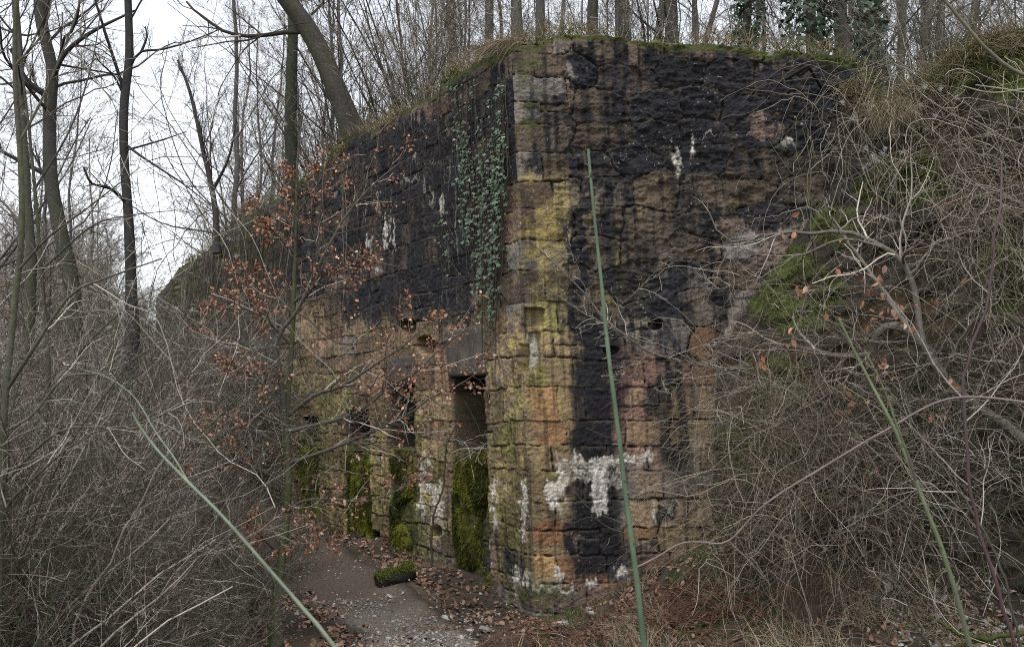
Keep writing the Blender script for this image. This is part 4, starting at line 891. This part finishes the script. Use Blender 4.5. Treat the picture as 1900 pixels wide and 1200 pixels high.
ci = rng.integers(0, len(cl), 120); p = pix(cl[ci, 0] + 13 * rnd(120), cl[ci, 1] + 12 * rnd(120), uni(6.5, 6.9, 120))
leaves(vb, p, rnd(120, 3) + A(0, -.6, .2), uni(.04, .065, 120), BC[rng.integers(0, 5, 120)] * uni(.8, 1.5, 120)[:, None], 'beech', A(0, 0, -1) + .5 * rnd(120, 3)); vb.build("leaves", M_LEAF, arch)

# bramble mounds: each a root with long fine stems arching and falling towards the path
def bramble(name, label, px0, py0, Y, n, fall, L, pale, col=None, sdpx=(70, 45), side=0., grp="bramble mounds on the right bank"):
    c0 = pix(px0, py0, Y); root = thing(name, label, "bramble", c0, grp)
    S = pix(px0 + sdpx[0] * rnd(n), py0 + sdpx[1] * rnd(n), Y + .14 * rnd(n)); D = A(*fall) + .42 * rnd(n, 3)
    P = grow(S, D, uni(.35, 1.0, n) * L, 10, .22, (0, -.01, -.08)); gz_ = ground_h(P[..., 0], P[..., 1]) + .02; P[..., 2] = np.maximum(P[..., 2], gz_)
    Rr = (uni(.0012, .003, n) * np.where(uni(0, 1, n) < .12, 1.8, 1))[:, None] * np.linspace(1, .5, 10)[None]
    a, b = MB(), MB(); cc = twigcol(n, pale * .75, .25, .3, .9); 
    if col is not None: cc = mixc(cc, A(*col), uni(0, .8, n))
    tubes(a, P, Rr, 3, cc); crown(b, P[::2], Rr[::2], [lv(3, .1, .95, .8, (.15, .45), n=6, wig=.26, bend=(0, 0, -.04), rmin=.0011)], pale, .15, .3, .9)
    tag(a.build("stems", M_TWIG, root), kind="stuff"); tag(b.build("twigs", M_TWIG, root), kind="stuff"); return root
ST = (.24, .19, .13)
bramble("bramble_bush", "pale bramble stems streaming down the bank beside the wall's right edge", 1440, 700, 7.05, 180, (-.25, -.25, -.2), 1.5, .4, ST, (50, 90))
bramble("bramble_bush", "largest bramble mound, its fine stems combed down to the left over the dark hollow", 1560, 790, 6.85, 400, (-.45, -.25, .05), 1.6, .4, ST, (75, 75))
bramble("bramble_bush", "brambles with loose arching stems above the chippings at the right edge", 1740, 880, 6.6, 340, (-.1, -.2, .2), 1.3, .3, None, (90, 90))
bramble("bramble_bush", "grey bramble tangle under the arching branch's pale top", 1560, 540, 7.2, 90, (-.2, -.3, .15), 1.1, .45, None, (90, 60))
bramble("bramble_bush", "dark bramble tangle against the rock at the right edge", 1810, 620, 7.0, 260, (-.15, -.3, .1), 1.2, .3, None, (90, 110))
bramble("bramble_bush", "low straw coloured bramble stems at the foot of the bank", 1500, 960, 6.6, 420, (-.35, -.2, .1), 1.0, .35, ST, (110, 60))
bramble("bramble_bush", "greenish bramble stems hanging in front of the mossy rock ledge", 1400, 840, 7.0, 170, (-.2, -.2, -.3), .9, .2, (.12, .14, .06), (30, 80))
bramble('bramble_bush', 'fine tan stems trailing down the rock below the grassy bank top', 1830, 380, 7.0, 260, (-.15, -.35, -.2), 1.3, .5, ST, (60, 90))
bramble('bramble_bush', 'grey bramble stems crossing the dark hollow at the right edge above the scree', 1860, 780, 6.7, 260, (-.2, -.3, .1), 1.2, .45, None, (80, 110))
# upright green broom rods and dark stems at the far right
def rods(name, label, lst, C, r, twl=None, cat="stem", mat=None, grp=None):
    P, Rr = limb_set([(l, r, r * .45) for l in lst], 30); P[:, 1:-1] += .004 * rnd(len(P), 28, 3)
    root = thing(name, label, cat, P[0, 0], grp); a = MB(); tubes(a, P, Rr, 6, np.asarray(C)); a.build("stems", mat or M_CANE, root)
    if twl: b = MB(); crown(b, P, Rr, twl, .4, .15, .4, .9); b.build("crown", M_TWIG, root)
    return root
TWL = [lv(7, .15, 1, .8, (.15, .35), n=7, wig=.15, rmin=.0012), lv(3, .2, 1, .8, (.3, .6), rmin=.001)]
rods("broom", "clump of thin green rods standing behind the arching branch", [[(1690 + 14 * i + 6 * (i % 3), 1010, 7.0), (1692 + 14 * i + 9 * (i % 2), 800, 7.0), (1680 + 16 * i, 640, 7.05 - .03 * i)] for i in range(8)], A(.075, .105, .04), .0055, None, "shrub")
rods("dark_stem", "dark purple red stem rising at the right edge in front of the brambles", [[(1910, 1260, 3.6), (1850, 1100, 3.6), (1800, 900, 3.6), (1790, 700, 3.6), (1830, 560, 3.6), (1850, 420, 3.6), (1858, 300, 3.7)]], A(.07, .04, .04), .0075, TWL)
rods("dark_stem", "thin dark stem leaning left at the right edge above the scree", [[(1900, 1230, 4.4), (1840, 1010, 4.4), (1700, 800, 4.5), (1600, 650, 4.6)], [(1760, 1260, 4.6), (1700, 1150, 4.6), (1660, 1050, 4.6), (1640, 950, 4.7)]], A(.055, .05, .035), .007, TWL)
rods("fallen_branch", "mossy branch lying on the chippings in the bottom right corner", [[(1960, 1165, 5.9), (1860, 1180, 5.95), (1790, 1195, 6.0), (1700, 1215, 6.1)], [(1830, 1185, 5.95), (1770, 1170, 6.0), (1740, 1150, 6.1)]], A(.05, .055, .018), .018, None, "branch", M_BARK)
# clematis over the bank top, with fluffy seed heads
cv = thing("clematis_vine", "tangled clematis vine with white fluffy seed heads hanging over the dip beside the wall", "vine", pix(1640, 180, 7.9))
n = 230; S = pix(uni(1500, 1890, n), uni(110, 330, n), uni(7.3, 7.75, n)); D = A(.05, -.35, -.35) + .6 * rnd(n, 3)
P = grow(S, D, uni(.3, 1.4, n), 14, .17, (0, -.01, -.13)); a, b, f = MB(), MB(), MB()
tubes(a, P, uni(.0014, .004, n)[:, None] * np.linspace(1, .6, 14)[None], 3, mixc(twigcol(n, .45, .1, .2), A(.25, .21, .15), uni(0, .8, n)))
crown(b, P[::2], np.full((len(P[::2]), 14), .002), [lv(4, .05, 1, .9, (.12, .35), n=7, wig=.22, bend=(0, 0, -.08), rmin=.0011)], .5, .1, .2)
tag(a.build("stems", M_TWIG, cv), kind="stuff"); tag(b.build("twigs", M_TWIG, cv), kind="stuff")
def fluff(f, cen, m=46, s=.028):
    for c_ in cen:
        blades(f, np.tile(c_, (m, 1)) + .008 * rnd(m, 3), rnd(m, 3), uni(.5, 1.2, m) * s, np.full(m, .0011), A(.52, .50, .47) * uni(.6, 1.1, m)[:, None], 3, .3, .1)
fp = np.array([(1715, 160), (1745, 165), (1708, 195), (1720, 240), (1735, 215), (1605, 275), (1620, 290), (1612, 305), (1628, 298), (1655, 298), (1635, 285), (1673, 283), (1735, 290), (1835, 248), (1710, 312), (1563, 190), (1585, 218), (1430, 100), (1490, 92), (1775, 180), (1642, 275), (1652, 225), (1600, 312)], float)
fluff(f, pix(fp[:, 0], fp[:, 1], uni(7.2, 7.5, len(fp)))); f.build("seed_heads", M_TWIG, cv)
cv2 = thing("clematis_vine", "clematis stems with white fluffy seed heads scrambling through the left thicket", "vine", pix(60, 900, 6.))
n = 90; S = pix(uni(-20, 480, n), uni(150, 640, n), uni(6, 9.5, n)); P = grow(S, rnd(n, 3) + A(0, 0, -.3), uni(.6, 2.2, n), 14, .16, (0, 0, -.08)); a, f = MB(), MB()
tubes(a, P, uni(.0015, .0035, n)[:, None] * np.ones((1, 14)), 3, twigcol(n, .25, .2, .2)); a.build("stems", M_TWIG, cv2)
ii = rng.integers(0, n, 70); fluff(f, P[ii, rng.integers(3, 14, 70)] + .03 * rnd(70, 3), 40, .03); f.build("seed_heads", M_TWIG, cv2)
# ------------------------------------------------------------------ ivy on the wall's left face
ivy = thing("ivy_plant", "dark green ivy hanging in long strands down the wall near its corner", "ivy", wall_pt(A(-.4), A(4.2))[0])
ns = 70; st, lf = MB(), MB(); paths = []; lp = []; ln = []
for i in range(ns):
    x0 = rng.uniform(862, 952) if i < 50 else rng.choice([850, 853, 898, 896, 940, 826, 832, 838]) + rng.normal() * 3
    y0 = rng.uniform(140, 290) if i < 50 else rng.uniform(130, 190) if x0 > 845 else rng.uniform(340, 470)
    bot = np.interp(x0, [815, 845, 860, 880, 915, 940, 955], [540, 300, 420, 540, 610, 560, 420]) * rng.uniform(.8, 1.08)
    if i % 9 == 0 and 880 < x0 < 940: bot = rng.uniform(600, 690)
    if bot < y0 + 40: bot = y0 + 60
    m = 16; y = np.linspace(y0, bot, m); x = x0 + np.cumsum(rnd(m) * 1.6) + (905 - x0) * .35 * np.linspace(0, 1, m) ** 2 * (bot > 430)
    q, z = hit(x, y, 'L'); q = np.minimum(q, -.035); P = wall_pt(q, z) + NL * (.045 + .02 * rnd(m).cumsum()[:, None] * .1)
    paths.append(P); dens = rng.uniform(.3, 1.0) ** 1.3 if i < 50 else .5
    nl_ = int((bot - y0) / 5.8 * dens); t = uni(0, 1, nl_) * (m - 1); k = np.minimum(t.astype(int), m - 2)
    keep = fbm(t * .6 + i * 7, t * 0, 810) > .42
    lp.append((P[k] + (P[k + 1] - P[k]) * (t - k)[:, None])[keep])
P = np.stack(paths); tubes(st, P, np.full((ns, 16), .0032), 4, twigcol(ns, .0, .3, .3, .6)); st.build("stems", M_TWIG, ivy)
p = np.concatenate(lp); N = len(p); p = p + NL * uni(.0, .05, N)[:, None] + .012 * rnd(N, 3)
gcol = np.array([(.020, .038, .014), (.032, .06, .024), (.05, .08, .038), (.085, .12, .07)])[rng.choice(4, N, p=[.28, .30, .24, .18])] * uni(.7, 1.3, N)[:, None]
leaves(lf, p, NL + A(0, -.5, .55) + .38 * rnd(N, 3), uni(.125, .205, N) ** 2, gcol, 'ivy', A(0, 0, -1) + .45 * rnd(N, 3)); lf.build("leaves", M_IVY, ivy)
# bare climbing stems and roots on the left face
rt = thing("hanging_roots", "bare brown roots and dead creeper stems hanging down the wall's left face", "roots", wall_pt(A(-3.), A(4.2))[0])
n = 520; q = np.where(uni(0, 1, n) < .88, -uni(5.4, 12.5, n), -uni(.5, 5.0, n)); z = ztop(q) - uni(0, .9, n); P = grow(wall_pt(q, z) + NL * uni(.03, .09, n)[:, None], A(0, 0, -1) + .12 * rnd(n, 3), uni(.2, 1.5, n), 12, .06, (0, 0, -.08))
dd = ((P - C0) @ NL); P = P + NL * np.clip(.03 - dd, 0, 1)[..., None]
a = MB(); tubes(a, P, uni(.0015, .005, n)[:, None] * np.linspace(1, .5, 12)[None], 3, twigcol(n, .08, .12, .2, .8)); a.build("roots", M_TWIG, rt)

# ------------------------------------------------------------------ grass along the wall's top, tuft, foot growth
def grasscol(n, g=.3):
    c = np.where((uni(0, 1, n) < g)[:, None], A(.075, .095, .02), A(.235, .185, .115)); return c * uni(.5, 1.3, n)[:, None]
n = 15000; q = np.concatenate([uni(-13, -5, 5000), uni(-5, QR, 10000)]); kd = fbm(q * 2.2, q * 0, 820); keep = kd > uni(.28, .55, n); q = q[keep]; n = len(q)
b_ = uni(-.02, .8, n); nn = np.where(q[:, None] > 0, NR, NL); S = wall_pt(q, ztop(q)) - nn * b_[:, None] + np.stack([0 * q, 0 * q, .05 + .05 * (b_ > .1) + 0 * q], -1)
mb = MB(); blades(mb, S, A(0, 0, 1) + nn * uni(-.2, .9, n)[:, None] + .45 * rnd(n, 3), uni(.05, .2, n) * (.6 + .9 * kd[keep]), uni(.0012, .003, n), grasscol(n, .16), 4, .15, .22)
tag(mb.build("dry_grass", M_GRASS), "dry and green grass fringe along the top edge of the wall", "grass", kind="stuff")
n = 5000; q = uni(-13, QR, n); ms = fbm(q * 1.7, q * 0 + 3, 825); keep = ms > .56; q = q[keep]; n = len(q); nn = np.where(q[:, None] > 0, NR, NL)
mb = MB(); blades(mb, wall_pt(q, ztop(q) - uni(-.05, .06, n)) + nn * .02, A(0, 0, .6) + nn * .6 + .6 * rnd(n, 3), uni(.015, .045, n), uni(.003, .006, n), A(.095, .105, .018) * uni(.4, 1.4, n)[:, None], 3)
tag(mb.build("rim_moss", M_MOSS), "bright moss along the wall's top rim", "moss", kind="stuff")
tq, tz = hit(A(935), A(88), 'L'); tc0 = wall_pt(tq, tz)[0] + NL * .0
tuft = thing("grass_tuft", "long straw coloured grass tuft drooping over the wall's top left of the corner", "grass tuft", tc0)
n = 900; xs = uni(890, 948, n); q, z = hit(xs, np.interp(xs, [885, 950], [108, 84]), 'L'); mb = MB()
blades(mb, wall_pt(q, z) - NL * uni(-.02, .25, n)[:, None] + A(0, 0, .06), NL * .75 + DL * uni(.0, .8, n)[:, None] + A(0, 0, .3) + .3 * rnd(n, 3), uni(.14, .36, n), uni(.001, .002, n), A(.27, .22, .15) * uni(.5, 1.25, n)[:, None], 7, .06, .26)
mb.build("blades", M_GRASS, tuft)
# bank-top grass hanging over the rock
n = 9000; x = np.concatenate([uni(2.5, 4.4, 7000), uni(4.4, 6, 2000)]); tp = np.interp(x, [2.6, 2.75, 2.95, 3.1, 3.3, 3.5, 3.75, 4.2, 8], [4.38, 4.30, 4.14, 4.08, 4.20, 4.38, 4.50, 4.62, 4.9])
k = rng.integers(0, RX.shape[1], n); jx = np.clip(np.searchsorted(rx, x), 0, len(rx) - 1); jz = np.clip(np.searchsorted(rz, tp - .02 - np.abs(rnd(n)) * .10 + (uni(0, 1, n) < .4) * .2), 0, len(rz) - 1)
mb = MB(); blades(mb, RPt[jz, jx], A(-.1, -.6, .6) + .45 * rnd(n, 3), uni(.06, .32, n), uni(.0012, .003, n), grasscol(n, .22), 5, .1, .28)
tag(mb.build("bank_grass", M_GRASS), "straw coloured grass draped over the top of the rocky bank", "grass", kind="stuff")
gt = thing("grass_tuft", "ragged straw coloured grass tuft hanging from the rock ledge beside the wall's top", "grass tuft", pix(1660, 205, 7.5))
n = 800; S = pix(1655 + 24 * rnd(n), 205 + 9 * rnd(n), 7.5 + .05 * rnd(n)); mb = MB(); blades(mb, S, A(-.3, -.6, .3) + .45 * rnd(n, 3), uni(.1, .36, n), uni(.0012, .0028, n), A(.25, .2, .13) * uni(.5, 1.2, n)[:, None], 6, .08, .3); mb.build("blades", M_GRASS, gt)

def on_ground(x, y, dz=0.): return np.stack([x, y, ground_h(x, y) + dz], -1)
n = 18000; x = uni(.15, 3.4, n); y = uni(6.4, 8.05, n); kp = (fbm(x * 2.4, y * 2.4, 830) > .46) & ((y - C0[1]) < .05 * x + .0); x, y = x[kp], y[kp]; n = len(x)
mb = MB(); blades(mb, on_ground(x, y, -.005), A(0, 0, 1) + .6 * rnd(n, 3), uni(.02, .07, n), uni(.0015, .004, n), np.where((uni(0, 1, n) < .78)[:, None], A(.065, .105, .022), A(.2, .16, .1)) * uni(.5, 1.4, n)[:, None], 3, .2, .2)
tag(mb.build("ground_moss", M_MOSS), "low moss and grass on the ground right of the wall corner", "moss", kind="stuff")
n = 15000; x = np.concatenate([uni(.6, 2.9, 11000), uni(.0, 4, 4000)]); y = uni(5.7, 7.0, n); kp = fbm(x * 1.6, y * 2.2, 833) > .47; x, y = x[kp], y[kp]; n = len(x)
mb = MB(); blades(mb, on_ground(x, y), A(-.3, -.1, .35) + .55 * rnd(n, 3), uni(.08, .3, n), uni(.0012, .003, n), A(.34, .28, .19) * uni(.4, 1.25, n)[:, None], 5, .12, .16)
tag(mb.build("straw_grass", M_GRASS), "flattened straw coloured dead grass in the foreground right of the path", "grass", kind="stuff")
n = 2500; q = -uni(.0, 9, n); off = np.abs(rnd(n)) * .22 + .02; p = wall_pt(q, q * 0) + NL * off[:, None]; kp = fbm(q * 1.5, off * 3, 836) > .48; p = p[kp]; n = len(p)
mb = MB(); blades(mb, on_ground(p[:, 0], p[:, 1]), A(0, 0, 1) + .7 * rnd(n, 3), uni(.015, .06, n), uni(.002, .005, n), A(.06, .075, .018) * uni(.5, 1.5, n)[:, None], 3)
tag(mb.build("foot_moss", M_MOSS), "dark moss along the foot of the wall's left face", "moss", kind="stuff")
bk = thing("dead_bracken", "collapsed heap of red brown dead bracken fronds right of the wall's foot", "bracken", on_ground(A(.95), A(6.9))[0])
a, b = MB(), MB(); n = 130; x = .95 + .42 * rnd(n); y = 6.85 + .18 * rnd(n); P = grow(on_ground(x, y, .03), np.stack([rnd(n), .5 * rnd(n), uni(.05, .5, n)], -1), uni(.25, .65, n), 8, .12, (0, 0, -.12)); P[..., 2] = np.maximum(P[..., 2], ground_h(P[..., 0], P[..., 1]) + .02)
tubes(a, P, np.full((n, 8), .003) * np.linspace(1, .4, 8), 4, A(.13, .06, .035) * uni(.6, 1.4, n)[:, None]); a.build("stalks", M_TWIG, bk)
i = rng.integers(0, n, 3800); j = rng.integers(2, 8, 3800); blades(b, P[i, j] + .012 * rnd(3800, 3), rnd(3800, 3) * A(1, 1, .5) + unit(P[i, 7] - P[i, 0]), uni(.03, .09, 3800), uni(.002, .006, 3800), A(.11, .062, .042) * uni(.4, 1.6, 3800)[:, None], 4, .25, .15); b.build("fronds", M_LEAF, bk)
# twigs lying about at the foot of the left face and in front of the niche
tg = thing("twig_pile", "dead twigs caught in the niche nearest the wall's corner", "twigs", wall_pt(A(-1.), A(1.25))[0])
n = 60; q = -uni(.7, 1.35, n); S = wall_pt(q, uni(1.2, 1.35, n)) + NL * uni(-.2, .02, n)[:, None]; P = grow(S, NL * .5 + DL * rnd(n, 1) + A(0, 0, .1) + .4 * rnd(n, 3), uni(.15, .5, n), 8, .15, (0, 0, -.12)); a = MB(); tubes(a, P, uni(.0015, .003, n)[:, None] * np.ones((1, 8)), 3, twigcol(n, .5, .1, .2)); tag(a.build("twigs", M_TWIG, tg), kind="stuff")
rods("creeper_stem", "single dark creeper stem standing against the pier between the first two niches", [[(800, 1050, 8.35), (803, 960, 8.4), (822, 905, 8.45), (828, 830, 8.5), (845, 790, 8.5)]], A(.05, .042, .03), .011, None, "stem", M_BARK)

# ------------------------------------------------------------------ the canes close to the camera
def cane(name, label, lines, C, rads, thorns=0, cat="stem", tips=None):
    root = None; mb = MB()
    for (l, (r0, r1)) in zip(lines, rads):
        P = pathpx(l, 60); 
        if root is None: root = thing(name, label, cat, P[0])
        t = np.linspace(0, 1, 60); s = float(rng.uniform(0, 50)); P[:, 0] += .004 * (fbm(t * 9, t * 0 + s, 850) - .5); Rr = (r0 + (r1 - r0) * t) * (1 + .12 * (np.abs((t * 14) % 1 - .5) < .06))
        cc = np.tile(A(*C), (1, 60, 1)) * (.5 + 1.0 * fbm(t * 22, t * 0 + s, 851))[None, :, None]
        if tips is not None: cc = cc + (A(*tips) - cc) * ss(.55, 0, t)[None, :, None]
        tubes(mb, P[None], Rr[None], 10, cc)
        if thorns:
            k = rng.integers(4, 58, thorns); a = rnd(thorns, 3) * A(1, .5, .2); D = unit(a); T = grow(P[k], D, np.full(thorns, .016) + Rr[k], 3, 0); tubes(mb, T, np.stack([np.full(thorns, .0035), np.full(thorns, .0022), np.full(thorns, .0004)], -1), 5, A(.10, .09, .05))
    mb.build("stem_skin", M_CANE, root); return root
cane("green_cane", "tall thorny green cane standing upright before the wall's right face", [[(1232, 1500, 2.55), (1196, 1200, 2.55), (1162, 920, 2.57), (1132, 680, 2.6), (1112, 480, 2.63), (1097, 340, 2.65), (1091, 277, 2.66)]], (.08, .115, .066), [(.0088, .0033)], 44)
cane("green_cane", "long pale green cane arching up to the left with a forked tip", [[(760, 1400, 2.3), (620, 1198, 2.3), (520, 1080, 2.35), (420, 965, 2.4), (345, 890, 2.45), (292, 835, 2.5), (262, 795, 2.5), (246, 764, 2.5)],
     [(350, 893, 2.45), (318, 842, 2.5), (288, 800, 2.6), (250, 738, 2.7), (200, 700, 2.8), (150, 685, 2.9)]], (.15, .175, .12), [(.0056, .003), (.002, .001)], 0)
cane("green_cane", "pair of thorny canes leaning left at the right side, green above and purple below", [[(1850, 1420, 2.5), (1800, 1200, 2.5), (1755, 1040, 2.5), (1718, 940, 2.5), (1660, 795, 2.55), (1600, 680, 2.6), (1555, 590, 2.6)],
     [(1700, 890, 2.5), (1668, 800, 2.5), (1635, 710, 2.5), (1603, 648, 2.5)]], (.11, .13, .065), [(.0076, .003), (.0036, .0017)], 14, tips=(.07, .05, .045))
cane("brown_twig", "thin brown twig slanting from the right edge down to the wall's foot", [[(1960, 765, 3.3), (1895, 745, 3.3), (1760, 740, 3.35), (1640, 800, 3.4), (1530, 865, 3.4), (1420, 935, 3.45), (1352, 1003, 3.5), (1300, 1005, 3.5), (1262, 1008, 3.5), (1215, 1035, 3.5), (1180, 1052, 3.5)], [(1352, 1003, 3.5), (1400, 1050, 3.5), (1430, 1085, 3.5)]], (.15, .115, .10), [(.0046, .003), (.0025, .0012)], 6)
cane("pale_stem", "bare olive stem curving down across the top right corner", [[(1990, 160, 4.6), (1895, 137, 4.6), (1835, 95, 4.6), (1790, 45, 4.6), (1745, -10, 4.6), (1700, -80, 4.6)]], (.12, .115, .07), [(.010, .006)], 0)
cane("pale_stem", "pair of pale green stems bowed across the rock at the upper right", [[(1990, 150, 4.8), (1900, 165, 4.8), (1840, 172, 4.8), (1785, 160, 4.8)], [(1990, 185, 4.8), (1900, 172, 4.8), (1860, 165, 4.8), (1810, 158, 4.8)]], (.26, .26, .18), [(.006, .003), (.006, .003)], 0)
